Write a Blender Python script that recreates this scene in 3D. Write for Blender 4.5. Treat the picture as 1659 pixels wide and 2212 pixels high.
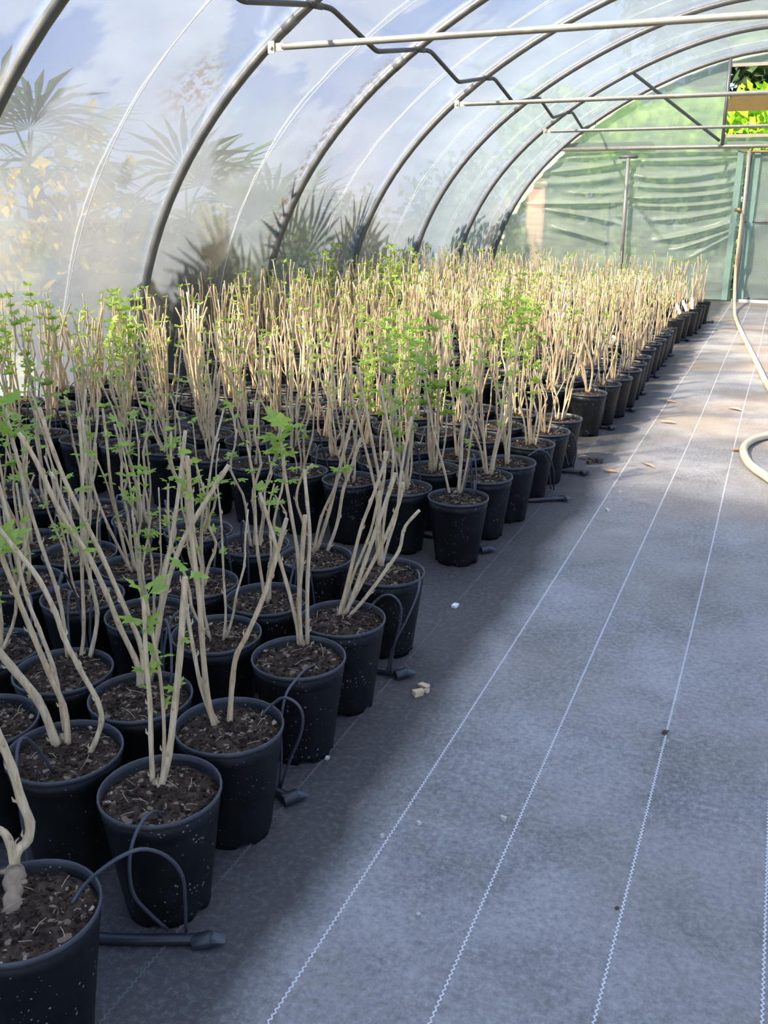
import bpy, math, random
from mathutils import Vector, Matrix, noise

# ------------------------------------------------------------------ scene, camera, sky, sun, exposure
for o in list(bpy.data.objects): bpy.data.objects.remove(o, do_unlink=True)
SC = bpy.context.scene
COL = SC.collection
PI = math.pi
W, H = 1659.0, 2212.0
FPX, PITCH, YAW, ROLL, CAMH = 2007.182, 0.3187, 0.3945, 0.0057, 1.5839
FH = Vector((-math.sin(YAW), math.cos(YAW), 0)); RT = Vector((math.cos(YAW), math.sin(YAW), 0)); UP = Vector((0, 0, 1))
FW = FH*math.cos(PITCH) - UP*math.sin(PITCH); CU = FH*math.sin(PITCH) + UP*math.cos(PITCH)
RT, CU = RT*math.cos(ROLL) + CU*math.sin(ROLL), CU*math.cos(ROLL) - RT*math.sin(ROLL)
CAM = Vector((0, 0, CAMH))
cam = bpy.data.objects.new('camera', bpy.data.cameras.new('camera')); COL.objects.link(cam)
cam.matrix_world = Matrix(((RT.x, CU.x, -FW.x, 0), (RT.y, CU.y, -FW.y, 0), (RT.z, CU.z, -FW.z, CAMH), (0, 0, 0, 1)))
cam.data.sensor_fit = 'VERTICAL'; cam.data.sensor_height = 36; cam.data.lens = 36*FPX/H
cam.data.clip_start = 0.05; cam.data.clip_end = 400
SC.camera = cam

SUN_EL = math.radians(41)
SUN_H = Vector((0.60, 0.80, 0))                       # the way the light travels over the ground
SUN_D = SUN_H*math.cos(SUN_EL) - UP*math.sin(SUN_EL)
world = bpy.data.worlds.new('sky'); SC.world = world; world.use_nodes = True
wn = world.node_tree; wn.nodes.clear()
# spring sky: pale at the horizon, blue overhead, drifting white cloud all round
tcw = wn.nodes.new('ShaderNodeTexCoord'); spw = wn.nodes.new('ShaderNodeSeparateXYZ'); wn.links.new(tcw.outputs['Generated'], spw.inputs[0])
rw = wn.nodes.new('ShaderNodeValToRGB'); wn.links.new(spw.outputs[2], rw.inputs[0]); ew = rw.color_ramp.elements
ew[0].position = 0.0; ew[0].color = (0.60, 0.70, 0.88, 1); ew[1].position = 0.75; ew[1].color = (0.19, 0.34, 0.68, 1)
e_ = ew.new(0.22); e_.color = (0.27, 0.46, 0.90, 1)
nw = wn.nodes.new('ShaderNodeTexNoise'); nw.inputs['Scale'].default_value = 2.6; nw.inputs['Detail'].default_value = 3; nw.inputs['Roughness'].default_value = 0.58
mw = wn.nodes.new('ShaderNodeMapping'); mw.inputs['Scale'].default_value = (1, 1, 2.4); wn.links.new(tcw.outputs['Generated'], mw.inputs[0]); wn.links.new(mw.outputs[0], nw.inputs['Vector'])
cw_ = wn.nodes.new('ShaderNodeValToRGB'); wn.links.new(nw.outputs['Fac'], cw_.inputs[0]); cw_.color_ramp.elements[0].position = 0.50; cw_.color_ramp.elements[1].position = 0.70
cw_.color_ramp.elements[1].color = (0.75, 0.75, 0.75, 1)
xw = wn.nodes.new('ShaderNodeMix'); xw.data_type = 'RGBA'; wn.links.new(cw_.outputs[0], xw.inputs[0]); wn.links.new(rw.outputs[0], xw.inputs[6]); xw.inputs[7].default_value = (0.92, 0.94, 1.0, 1)
bg = wn.nodes.new('ShaderNodeBackground'); bg.inputs[1].default_value = 0.95
wo = wn.nodes.new('ShaderNodeOutputWorld')
wn.links.new(xw.outputs[2], bg.inputs[0]); wn.links.new(bg.outputs[0], wo.inputs[0])
sl = bpy.data.lights.new('sun', 'SUN'); sl.energy = 12.0; sl.angle = math.radians(2.2); sl.color = (1.0, 0.82, 0.58)
sun = bpy.data.objects.new('sun', sl); COL.objects.link(sun)
sun.rotation_euler = SUN_D.to_track_quat('-Z', 'Y').to_euler(); sun.location = (-20, -25, 30)
vs = SC.view_settings
vs.view_transform = 'Standard'; vs.look = 'None'; vs.gamma = 1.0; vs.use_curve_mapping = False; vs.exposure = 1.17
SC.cycles.use_denoising = True; SC.cycles.use_adaptive_sampling = True; SC.cycles.adaptive_threshold = 0.035; SC.cycles.adaptive_min_samples = 16
SC.cycles.transparent_max_bounces = 12; SC.cycles.max_bounces = 6; SC.cycles.diffuse_bounces = 3; SC.cycles.glossy_bounces = 2; SC.cycles.transmission_bounces = 4

# ------------------------------------------------------------------ picture geometry helpers (pixel of the photo -> point in the place)
def ray(px, py): return FW*FPX + RT*(px - W/2) - CU*(py - H/2)
def at_z(px, py, z=0.0):
    d = ray(px, py); return CAM + d*((z - CAMH)/d.z)
def at_y(px, py, y):
    d = ray(px, py); return CAM + d*(y/d.y)
def at_face(px, py, base, back=0.0):
    """point of the pixel's ray on the upright plane through base that faces the camera"""
    n = Vector((base.x, base.y, 0)); L = n.length; n /= L
    d = ray(px, py); return CAM + d*((L + back)/(d.x*n.x + d.y*n.y))
def to_px(p):
    v = Vector(p) - CAM; d = v.dot(FW)
    if d < 0.05: return None
    return W/2 + FPX*v.dot(RT)/d, H/2 - FPX*v.dot(CU)/d

# ------------------------------------------------------------------ object helpers
def link(name, me, parent=None, mat=None):
    o = bpy.data.objects.new(name, me); COL.objects.link(o)
    if parent is not None: o.parent = parent
    if mat is not None and me is not None and not me.materials: me.materials.append(mat)
    return o
def tag(o, label=None, cat=None, group=None, kind=None):
    if label: o['label'] = label
    if cat: o['category'] = cat
    if group: o['group'] = group
    if kind: o['kind'] = kind
    return o
def empty(name, loc=(0, 0, 0), rz=0.0, parent=None):
    o = bpy.data.objects.new(name, None); COL.objects.link(o); o.location = loc; o.rotation_euler = (0, 0, rz)
    o.empty_display_size = 0.05
    if parent is not None: o.parent = parent
    return o
class MB:
    def __init__(s): s.v = []; s.f = []; s.sm = []
    def add(s, vs, fs, smooth=False):
        b = len(s.v); s.v += [tuple(v) for v in vs]
        for f in fs: s.f.append([i + b for i in f]); s.sm.append(smooth)
        return s
    def box(s, c, size, rot=None):
        x, y, z = [k/2 for k in size]
        vs = [Vector((i, j, k)) for i in (-x, x) for j in (-y, y) for k in (-z, z)]
        if rot is not None: vs = [rot @ v for v in vs]
        vs = [v + Vector(c) for v in vs]
        return s.add(vs, [(0, 1, 3, 2), (4, 6, 7, 5), (0, 4, 5, 1), (2, 3, 7, 6), (0, 2, 6, 4), (1, 5, 7, 3)])
    def tube(s, pts, r, n=8, caps=True, closed=False):
        pts = [Vector(p) for p in pts]
        rs = r if isinstance(r, (list, tuple)) else [r]*len(pts)
        N = len(pts); rings = []; ref = None
        for i, p in enumerate(pts):
            t = (pts[min(i+1, N-1)] - pts[max(i-1, 0)])
            if t.length < 1e-9: t = Vector((0, 0, 1))
            t.normalize()
            if ref is None:
                ref = Vector((1, 0, 0)) if abs(t.x) < 0.8 else Vector((0, 1, 0))
            ref = (ref - t*ref.dot(t)).normalized(); b = t.cross(ref)
            rings.append([p + (ref*math.cos(2*PI*k/n) + b*math.sin(2*PI*k/n))*rs[i] for k in range(n)])
        vs = [v for R in rings for v in R]; fs = []
        for i in range(N-1):
            for k in range(n):
                fs.append((i*n+k, i*n+(k+1) % n, (i+1)*n+(k+1) % n, (i+1)*n+k))
        s.add(vs, fs, True)
        if caps:
            b = len(s.v) - len(vs)
            s.f.append([b+k for k in reversed(range(n))]); s.sm.append(False)
            s.f.append([b+(N-1)*n+k for k in range(n)]); s.sm.append(False)
        return s
    def lathe(s, prof, n=32, smooth=True, c=(0, 0, 0)):
        vs = [(c[0]+r*math.cos(2*PI*k/n), c[1]+r*math.sin(2*PI*k/n), c[2]+z) for r, z in prof for k in range(n)]
        fs = [(i*n+k, i*n+(k+1) % n, (i+1)*n+(k+1) % n, (i+1)*n+k) for i in range(len(prof)-1) for k in range(n)]
        return s.add(vs, fs, smooth)
    def mesh(s, name, mat=None):
        me = bpy.data.meshes.new(name); me.from_pydata(s.v, [], s.f)
        me.polygons.foreach_set('use_smooth', s.sm)
        if mat is not None: me.materials.append(mat)
        me.update(); return me
    def build(s, name, mat, parent=None): return link(name, s.mesh(name, mat), parent)

# ------------------------------------------------------------------ materials
def nt(name):
    m = bpy.data.materials.new(name); m.use_nodes = True; t = m.node_tree; t.nodes.clear()
    out = t.nodes.new('ShaderNodeOutputMaterial'); return m, t, out
def N(t, typ, **kw):
    n = t.nodes.new(typ)
    for k, v in kw.items():
        if k.startswith('i_'): n.inputs[k[2:].replace('_', ' ')].default_value = v
        else: setattr(n, k, v)
    return n
def ramp(t, src, stops, interp='LINEAR'):
    r = t.nodes.new('ShaderNodeValToRGB'); r.color_ramp.interpolation = interp
    el = r.color_ramp.elements
    while len(el) < len(stops): el.new(0.5)
    for e, (p, c) in zip(el, stops):
        e.position = p; e.color = (c, c, c, 1) if isinstance(c, (int, float)) else (*c, 1)
    t.links.new(src, r.inputs[0]); return r.outputs[0]
def mixc(t, fac, a, b, mode='MIX'):
    n = t.nodes.new('ShaderNodeMix'); n.data_type = 'RGBA'; n.blend_type = mode
    for sock, val in ((n.inputs[0], fac), (n.inputs[6], a), (n.inputs[7], b)):
        if isinstance(val, bpy.types.NodeSocket): t.links.new(val, sock)
        elif isinstance(val, (int, float)): sock.default_value = val if sock == n.inputs[0] else (val, val, val, 1)
        else: sock.default_value = (*val, 1)
    return n.outputs[2]
def math_(t, op, a, b=0.0, clamp=False):
    n = t.nodes.new('ShaderNodeMath'); n.operation = op; n.use_clamp = clamp
    for i, val in enumerate((a, b)):
        if isinstance(val, bpy.types.NodeSocket): t.links.new(val, n.inputs[i])
        else: n.inputs[i].default_value = val
    return n.outputs[0]
def noise_(t, vec, scale, detail=4, rough=0.55, dist=0.0):
    n = N(t, 'ShaderNodeTexNoise', i_Scale=scale, i_Detail=detail, i_Roughness=rough, i_Distortion=dist)
    if vec is not None: t.links.new(vec, n.inputs['Vector'])
    return n.outputs['Fac']
def objco(t, scale=(1, 1, 1)):
    c = N(t, 'ShaderNodeTexCoord'); m = N(t, 'ShaderNodeMapping'); m.inputs['Scale'].default_value = scale
    t.links.new(c.outputs['Object'], m.inputs[0]); return m.outputs[0]
def bump(t, h, strength, dist=0.01):
    b = N(t, 'ShaderNodeBump', i_Strength=strength, i_Distance=dist); t.links.new(h, b.inputs['Height']); return b.outputs[0]
def principled(t, out, col, rough=0.5, spec=0.5, metal=0.0, normal=None, **kw):
    p = t.nodes.new('ShaderNodeBsdfPrincipled')
    for key, val in (('Base Color', col), ('Roughness', rough), ('Specular IOR Level', spec), ('Metallic', metal)):
        if isinstance(val, bpy.types.NodeSocket): t.links.new(val, p.inputs[key])
        elif isinstance(val, (int, float)): p.inputs[key].default_value = val
        else: p.inputs[key].default_value = (*val, 1)
    if normal is not None: t.links.new(normal, p.inputs['Normal'])
    for k, v in kw.items(): p.inputs[k.replace('_', ' ')].default_value = v
    if out is not None: t.links.new(p.outputs[0], out.inputs[0])
    return p
def simple(name, col, rough=0.6, spec=0.4, metal=0.0, var=0.0, scale=12, bmp=0.0):
    m, t, out = nt(name)
    c = col
    nz = noise_(t, objco(t), scale)
    if var: c = mixc(t, nz, tuple(k*(1-var) for k in col), tuple(min(1, k*(1+var)) for k in col))
    principled(t, out, c, rough, spec, metal, bump(t, nz, bmp) if bmp else None)
    return m
M = {}
# galvanised tube
m, t, out = nt('galvanised_steel')
co = objco(t); n1 = noise_(t, co, 9, 5); n2 = noise_(t, co, 90, 2)
c = mixc(t, n1, (0.12, 0.122, 0.12), (0.27, 0.27, 0.26)); c = mixc(t, ramp(t, n2, [(0.55, 0), (0.75, 1)]), c, (0.19, 0.17, 0.14))
principled(t, out, c, ramp(t, n1, [(0.3, 0.40), (0.8, 0.6)]), 0.5, 0.45); M['steel'] = m
M['bar_steel'] = simple('pale_galvanised_bar', (0.36, 0.345, 0.30), 0.45, 0.5, 0.4, 0.25, 12)
M['dark_steel'] = simple('weathered_steel', (0.085, 0.088, 0.088), 0.5, 0.5, 0.4, 0.35, 14)
M['zinc'] = simple('bright_zinc', (0.62, 0.60, 0.54), 0.45, 0.5, 0.55, 0.2, 20)
M['cord'] = simple('white_cord', (0.85, 0.85, 0.85), 0.8, 0.2, 0, 0.08, 30)
# clear polythene with dew, dust and grime
def film_mat(name, tint, clear_lo, clear_hi, translu, stains=True, grid=False, haze=0.75):
    m, t, out = nt(name)
    co = objco(t)
    at = lambda n_: N(t, 'ShaderNodeAttribute', attribute_name=n_).outputs['Fac']
    tw = math_(t, 'ADD', math_(t, 'MULTIPLY', at('dew_free'), clear_hi - clear_lo), clear_lo)
    tr = N(t, 'ShaderNodeBsdfTransparent'); tr.inputs[0].default_value = (*[0.5+0.5*k for k in tint], 1)
    tl = N(t, 'ShaderNodeBsdfTranslucent'); df = N(t, 'ShaderNodeBsdfDiffuse')
    col = mixc(t, at('streak'), tuple(k*0.80 for k in tint), tint)
    if stains:
        gr = noise_(t, objco(t, (2, 1, 1)), 11, 5, 0.72)
        dirt = math_(t, 'MULTIPLY', at('grime'), ramp(t, gr, [(0.47, 0), (0.56, 1)]), True)
        col = mixc(t, dirt, col, (0.16, 0.115, 0.07))
        tw = math_(t, 'MULTIPLY', tw, math_(t, 'SUBTRACT', 1.0, math_(t, 'MULTIPLY', dirt, 0.8)))
    if grid:
        g = N(t, 'ShaderNodeTexBrick'); g.offset = 0.0
        sp2 = N(t, 'ShaderNodeSeparateXYZ'); t.links.new(co, sp2.inputs[0])
        cb = N(t, 'ShaderNodeCombineXYZ'); t.links.new(sp2.outputs[0], cb.inputs[0]); t.links.new(sp2.outputs[2], cb.inputs[1])
        t.links.new(cb.outputs[0], g.inputs['Vector'])
        g.inputs['Scale'].default_value = 1.0; g.inputs['Brick Width'].default_value = 0.03; g.inputs['Row Height'].default_value = 0.03
        g.inputs['Mortar Size'].default_value = 0.0035; g.inputs['Mortar Smooth'].default_value = 0.2
        gm = g.outputs['Fac']
        col = mixc(t, math_(t, 'MULTIPLY', gm, 0.35), col, (0.80, 0.82, 0.74))
        tw = math_(t, 'MULTIPLY', tw, math_(t, 'SUBTRACT', 1.0, math_(t, 'MULTIPLY', gm, 0.5)))
    for n in (tl, df): t.links.new(col, n.inputs[0])
    body = N(t, 'ShaderNodeMixShader'); body.inputs[0].default_value = 1.0 - translu
    t.links.new(tl.outputs[0], body.inputs[1]); t.links.new(df.outputs[0], body.inputs[2])
    # light that goes through but is scattered a little: soft view of what stands outside
    rf = N(t, 'ShaderNodeBsdfRefraction'); rf.inputs['IOR'].default_value = 1.12; rf.inputs['Roughness'].default_value = 0.42
    rf.inputs[0].default_value = (*[0.4+0.6*k for k in tint], 1)
    s0 = N(t, 'ShaderNodeMixShader'); s0.inputs[0].default_value = haze
    t.links.new(rf.outputs[0], s0.inputs[1]); t.links.new(body.outputs[0], s0.inputs[2])
    s1 = N(t, 'ShaderNodeMixShader'); t.links.new(tw, s1.inputs[0]); t.links.new(s0.outputs[0], s1.inputs[1]); t.links.new(tr.outputs[0], s1.inputs[2])
    gl = N(t, 'ShaderNodeBsdfGlossy'); gl.inputs['Roughness'].default_value = 0.2
    lw = N(t, 'ShaderNodeFresnel'); lw.inputs[0].default_value = 1.35
    s2 = N(t, 'ShaderNodeMixShader'); t.links.new(math_(t, 'MULTIPLY', lw.outputs[0], 0.7 if grid else 0.55), s2.inputs[0])
    t.links.new(s1.outputs[0], s2.inputs[1]); t.links.new(gl.outputs[0], s2.inputs[2])
    t.links.new(s2.outputs[0], out.inputs[0]); return m
def put_attr(me, name, vals):
    a = me.attributes.new(name, 'FLOAT', 'POINT'); a.data.foreach_set('value', vals)
def sstep(a, b, x):
    u = min(1.0, max(0.0, (x-a)/(b-a))); return u*u*(3-2*u)
M['film'] = film_mat('clear_polythene', (0.375, 0.475, 0.665), 0.32, 0.72, 0.72)
M['green_film'] = film_mat('reinforced_green_film', (0.50, 0.59, 0.535), 0.10, 0.20, 0.38, stains=False, grid=True, haze=0.8)
M['green_tape'] = simple('green_tape', (0.26, 0.40, 0.33), 0.6, 0.3, 0, 0.25, 10)
# ground cover fabric
m, t, out = nt('ground_cover_fabric')
co = objco(t); sp = N(t, 'ShaderNodeSeparateXYZ'); t.links.new(co, sp.inputs[0])
dust = noise_(t, co, 2.2, 8, 0.68, 0.3); dust2 = noise_(t, co, 55, 6, 0.8); brown = noise_(t, co, 0.9, 5, 0.6)
c = mixc(t, ramp(t, dust, [(0.32, 0), (0.66, 1)]), (0.148, 0.142, 0.136), (0.375, 0.356, 0.334))
c = mixc(t, math_(t, 'MULTIPLY', ramp(t, dust2, [(0.46, 0), (0.66, 1)]), 0.55), c, (0.58, 0.555, 0.525)); c = mixc(t, math_(t, 'MULTIPLY', ramp(t, dust2, [(0.30, 1), (0.46, 0)]), 0.6), c, (0.072, 0.070, 0.067))
far = N(t, 'ShaderNodeMapRange'); far.inputs[1].default_value = 4.0; far.inputs[2].default_value = 11.0; t.links.new(sp.outputs[1], far.inputs[0])
c = mixc(t, math_(t, 'MULTIPLY', ramp(t, brown, [(0.40, 0), (0.62, 1)]), math_(t, 'ADD', math_(t, 'MULTIPLY', far.outputs[0], 0.55), 0.35)), c, (0.27, 0.205, 0.145))
# bed edge: dripper silt and algae, plus the pot row's shade painted in
wet_shade = N(t, 'ShaderNodeMapRange'); wet_shade.inputs[1].default_value = -0.80; wet_shade.inputs[2].default_value = -0.93
t.links.new(math_(t, 'ADD', sp.outputs[0], math_(t, 'MULTIPLY', math_(t, 'SUBTRACT', brown, 0.5), 0.35)), wet_shade.inputs[0])
c = mixc(t, math_(t, 'MULTIPLY', wet_shade.outputs[0], math_(t, 'ADD', 0.66, math_(t, 'MULTIPLY', dust, 0.4))), c, mixc(t, ramp(t, dust2, [(0.5, 0), (0.75, 1)]), (0.029, 0.027, 0.023), (0.15, 0.143, 0.13)))
wv = N(t, 'ShaderNodeTexWave'); wv.inputs['Scale'].default_value = 95; wv.inputs['Distortion'].default_value = 0.6; t.links.new(co, wv.inputs[0])
wv2 = N(t, 'ShaderNodeTexWave'); wv2.bands_direction = 'Y'; wv2.inputs['Scale'].default_value = 60; t.links.new(co, wv2.inputs[0])
h = math_(t, 'ADD', math_(t, 'ADD', wv.outputs['Fac'], wv2.outputs['Fac']), math_(t, 'MULTIPLY', dust2, 2.0))
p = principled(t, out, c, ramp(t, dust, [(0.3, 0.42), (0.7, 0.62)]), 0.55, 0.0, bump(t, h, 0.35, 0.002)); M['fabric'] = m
M['thread'] = simple('white_marker_thread', (0.72, 0.71, 0.68), 0.8, 0.2, 0, 0.25, 40)
M['dirty_thread'] = simple('silted_marker_thread', (0.16, 0.16, 0.155), 0.9, 0.2, 0, 0.6, 14)
M['earth'] = simple('outside_earth', (0.14, 0.16, 0.06), 0.95, 0.1, 0, 0.5, 3)
# black pot plastic, with mineral specks
m, t, out = nt('black_pot_plastic')
tc = N(t, 'ShaderNodeTexCoord'); oi = N(t, 'ShaderNodeObjectInfo')
ad = N(t, 'ShaderNodeVectorMath', operation='ADD'); t.links.new(tc.outputs['Object'], ad.inputs[0])
scl = N(t, 'ShaderNodeVectorMath', operation='SCALE'); scl.inputs[0].default_value = (7, 3, 5); t.links.new(oi.outputs['Random'], scl.inputs['Scale'])
t.links.new(scl.outputs[0], ad.inputs[1]); v = ad.outputs[0]
vo = N(t, 'ShaderNodeTexVoronoi', i_Scale=105.0); t.links.new(v, vo.inputs['Vector'])
patch = noise_(t, v, 7, 3); size = math_(t, 'MULTIPLY', ramp(t, patch, [(0.40, 0.04), (0.70, 0.26)]), 1.0)
vsc = N(t, 'ShaderNodeSeparateColor'); t.links.new(vo.outputs['Color'], vsc.inputs[0])
spk = math_(t, 'LESS_THAN', vo.outputs['Distance'], math_(t, 'MULTIPLY', size, math_(t, 'MULTIPLY', math_(t, 'POWER', vsc.outputs[0], 2.5), 1.8)))
dusty = noise_(t, v, 14, 6, 0.7)
c = mixc(t, ramp(t, dusty, [(0.35, 0), (0.8, 1)]), (0.0036, 0.0048, 0.0054), (0.012, 0.0145, 0.0150))
c = mixc(t, math_(t, 'MULTIPLY', spk, 0.6), c, (0.34, 0.34, 0.33))
principled(t, out, c, ramp(t, dusty, [(0.3, 0.36), (0.8, 0.55)]), 0.24, 0.0, bump(t, dusty, 0.08, 0.004)); M['pot'] = m
M['rim'] = simple('scuffed_pot_rim', (0.050, 0.055, 0.062), 0.42, 0.5, 0, 0.5, 35)
M['pipe'] = simple('black_polythene_pipe', (0.022, 0.025, 0.030), 0.42, 0.6, 0, 0.4, 25)
M['tube'] = simple('grey_black_micro_tube', (0.050, 0.058, 0.070), 0.45, 0.6, 0, 0.35, 30)
# compost
m, t, out = nt('peat_compost')
tc = N(t, 'ShaderNodeTexCoord'); v = tc.outputs['Object']
n1 = noise_(t, v, 60, 6, 0.7, 0.2); n2 = noise_(t, v, 14, 3)
vo = N(t, 'ShaderNodeTexVoronoi', i_Scale=85.0); t.links.new(v, vo.inputs['Vector'])
c = mixc(t, ramp(t, n1, [(0.35, 0), (0.70, 1)]), (0.018, 0.012, 0.009), (0.095, 0.060, 0.040))
c = mixc(t, ramp(t, n2, [(0.45, 0), (0.75, 0.5)]), c, (0.15, 0.098, 0.062))
wv = N(t, 'ShaderNodeSeparateColor'); t.links.new(vo.outputs['Color'], wv.inputs[0])
c = mixc(t, math_(t, 'MULTIPLY', ramp(t, wv.outputs[0], [(0.86, 0), (0.9, 1)]), 0.6), c, (0.40, 0.30, 0.20))
c = mixc(t, math_(t, 'MULTIPLY', math_(t, 'LESS_THAN', vo.outputs['Distance'], 0.10), ramp(t, wv.outputs[1], [(0.8, 0), (0.83, 1)])), c, (0.75, 0.72, 0.66))
principled(t, out, c, 0.9, 0.15, 0.0, bump(t, n1, 0.8, 0.008)); M['soil'] = m
m, t, out = nt('bark_crumbs')
tc = N(t, 'ShaderNodeTexCoord'); vo = N(t, 'ShaderNodeTexVoronoi', i_Scale=70.0); t.links.new(tc.outputs['Object'], vo.inputs['Vector'])
sc_ = N(t, 'ShaderNodeSeparateColor'); t.links.new(vo.outputs['Color'], sc_.inputs[0])
c = ramp(t, sc_.outputs[0], [(0.0, (0.016, 0.011, 0.008)), (0.60, (0.040, 0.026, 0.018)), (0.85, (0.085, 0.056, 0.037)), (0.96, (0.20, 0.145, 0.095)), (1.0, (0.42, 0.35, 0.26))])
principled(t, out, c, 0.85, 0.2); M['crumb'] = m
M['straw'] = simple('straw_bits', (0.46, 0.35, 0.22), 0.8, 0.2, 0, 0.3, 30)
# canes
m, t, out = nt('dry_cane_bark')
tc = N(t, 'ShaderNodeTexCoord'); oi = N(t, 'ShaderNodeObjectInfo')
mp = N(t, 'ShaderNodeMapping'); mp.inputs['Scale'].default_value = (1, 1, 0.16); t.links.new(tc.outputs['Object'], mp.inputs[0])
n1 = noise_(t, mp.outputs[0], 95, 5, 0.65); n2 = noise_(t, tc.outputs['Object'], 13, 3)
c = mixc(t, ramp(t, n1, [(0.30, 0), (0.62, 1)]), (0.45, 0.325, 0.185), (0.80, 0.645, 0.415))
c = mixc(t, math_(t, 'MULTIPLY', ramp(t, n2, [(0.52, 0), (0.7, 1)]), 0.45), c, (0.40, 0.34, 0.27))
c = mixc(t, ramp(t, n1, [(0.66, 0), (0.78, 0.35)]), c, (0.16, 0.10, 0.06))
c = mixc(t, math_(t, 'MULTIPLY', oi.outputs['Random'], 0.35), c, (0.70, 0.55, 0.36), 'MULTIPLY')
principled(t, out, c, 0.62, 0.35, 0.0, bump(t, n1, 0.35, 0.003)); M['cane'] = m
M['crown'] = simple('woody_crown_bark', (0.33, 0.24, 0.155), 0.85, 0.2, 0, 0.5, 45, 0.6)
def leaf_mat(name, a, b, transl=0.5):
    m, t, out = nt(name)
    oi = N(t, 'ShaderNodeObjectInfo'); nz = noise_(t, objco(t), 9, 3)
    c = mixc(t, math_(t, 'ADD', math_(t, 'MULTIPLY', nz, 0.6), math_(t, 'MULTIPLY', oi.outputs['Random'], 0.4)), a, b)
    p = principled(t, None, c, 0.55, 0.35); tl = N(t, 'ShaderNodeBsdfTranslucent'); t.links.new(c, tl.inputs[0])
    s = N(t, 'ShaderNodeMixShader'); s.inputs[0].default_value = transl
    t.links.new(p.outputs[0], s.inputs[1]); t.links.new(tl.outputs[0], s.inputs[2]); t.links.new(s.outputs[0], out.inputs[0]); return m
M['leaf'] = leaf_mat('young_currant_leaf', (0.30, 0.52, 0.07), (0.64, 0.78, 0.18))
M['palm'] = leaf_mat('palm_leaf', (0.055, 0.11, 0.06), (0.16, 0.24, 0.12), 0.3)
M['yellow_leaf'] = leaf_mat('yellow_green_leaf', (0.72, 0.52, 0.0), (0.95, 0.74, 0.03), 0.4)
M['bush_leaf'] = leaf_mat('bush_leaf', (0.09, 0.16, 0.06), (0.24, 0.34, 0.12), 0.35)
M['hedge_leaf'] = leaf_mat('hedge_leaf', (0.10, 0.19, 0.05), (0.24, 0.36, 0.12), 0.35)
M['tree_leaf'] = leaf_mat('tree_leaf', (0.18, 0.40, 0.02), (0.48, 0.72, 0.06), 0.45)
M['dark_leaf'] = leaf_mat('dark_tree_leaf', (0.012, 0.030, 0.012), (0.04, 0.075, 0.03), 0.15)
M['trunk'] = simple('tree_bark', (0.12, 0.09, 0.065), 0.9, 0.15, 0, 0.5, 9, 0.5)
M['hose'] = simple('beige_hose', (0.62, 0.53, 0.36), 0.5, 0.45, 0, 0.18, 14)
M['brass'] = simple('tap_brass', (0.42, 0.26, 0.13), 0.45, 0.5, 0.7, 0.3, 20)
M['flap'] = simple('brown_vent_board', (0.13, 0.085, 0.018), 0.7, 0.3, 0, 0.35, 16)
M['white'] = simple('white_plastic', (0.82, 0.82, 0.80), 0.5, 0.4, 0, 0.06, 20)
M['pale_timber'] = simple('pale_timber', (0.60, 0.52, 0.42), 0.8, 0.2, 0, 0.25, 8)
M['pink'] = simple('pink_render', (0.62, 0.40, 0.33), 0.85, 0.2, 0, 0.15, 6)
M['dry_leaf'] = simple('dry_leaf', (0.48, 0.28, 0.13), 0.8, 0.2, 0, 0.4, 25)
M['chip'] = simple('wood_chip', (0.66, 0.50, 0.32), 0.8, 0.2, 0, 0.25, 30)
M['stone'] = simple('pale_grit', (0.62, 0.57, 0.49), 0.8, 0.2, 0, 0.3, 40)
M['wire'] = simple('fence_wire', (0.10, 0.13, 0.11), 0.6, 0.3, 0.3, 0.2, 10)

# ------------------------------------------------------------------ the tunnel
XC = -0.40
CF = (4.353, -0.416, 0.089, 0.009)
def prof(t, off=0.0):
    r = CF[0] + CF[1]*math.cos(2*t) + CF[2]*math.cos(4*t) + CF[3]*math.cos(6*t) + off
    return XC + r*math.sin(t), r*math.cos(t)
def prof_x_at(z):
    lo, hi = -PI/2, 0.0
    for _ in range(40):
        mid = (lo+hi)/2
        if prof(mid)[1] < z: lo = mid
        else: hi = mid
    return prof(lo)[0]
def prof_z_at(x):
    s = 1
    if x > XC: x = 2*XC - x
    lo, hi = -PI/2, 0.0
    for _ in range(40):
        mid = (lo+hi)/2
        if prof(mid)[0] < x: lo = mid
        else: hi = mid
    return prof(lo)[1]
HOOP = [4.65 + 2.2*k for k in range(7)]
YB = HOOP[-1]

# floor and outside ground
b = MB(); b.add([(-70, -60, -0.04), (70, -60, -0.04), (70, 90, -0.04), (-70, 90, -0.04)], [(0, 1, 2, 3)])
g = b.build('ground_outside', M['earth']); tag(g, kind='structure')
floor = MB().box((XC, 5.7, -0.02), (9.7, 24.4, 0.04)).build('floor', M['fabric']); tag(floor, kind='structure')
for x in (-1.09, -0.78, -0.475, -0.165, 0.148, 0.46):
    b = MB(); y = 0.6; k = 0; L = []; wdt = 0.0020
    while y < YB - 0.05:
        L.append((x + (0.0028 if k % 2 else -0.0028) + 0.006*math.sin(y*0.8 + x*9), y)); k += 1
        y += 0.0075 if y < 6 else 0.03
    vs = []; fs = []
    for (px_, py_) in L: vs += [(px_-wdt, py_, 0.0016), (px_+wdt, py_, 0.0016), (px_+wdt, py_, 0.0004), (px_-wdt, py_, 0.0004)]
    for i in range(len(L)-1):
        a, c = i*4, i*4+4
        fs += [(a, a+1, c+1, c), (a+1, a+2, c+2, c+1), (a+3, a, c, c+3)]
    b.add(vs, fs); o = b.build('marker_thread', M['thread' if x > -1 else 'dirty_thread'], floor)

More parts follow.
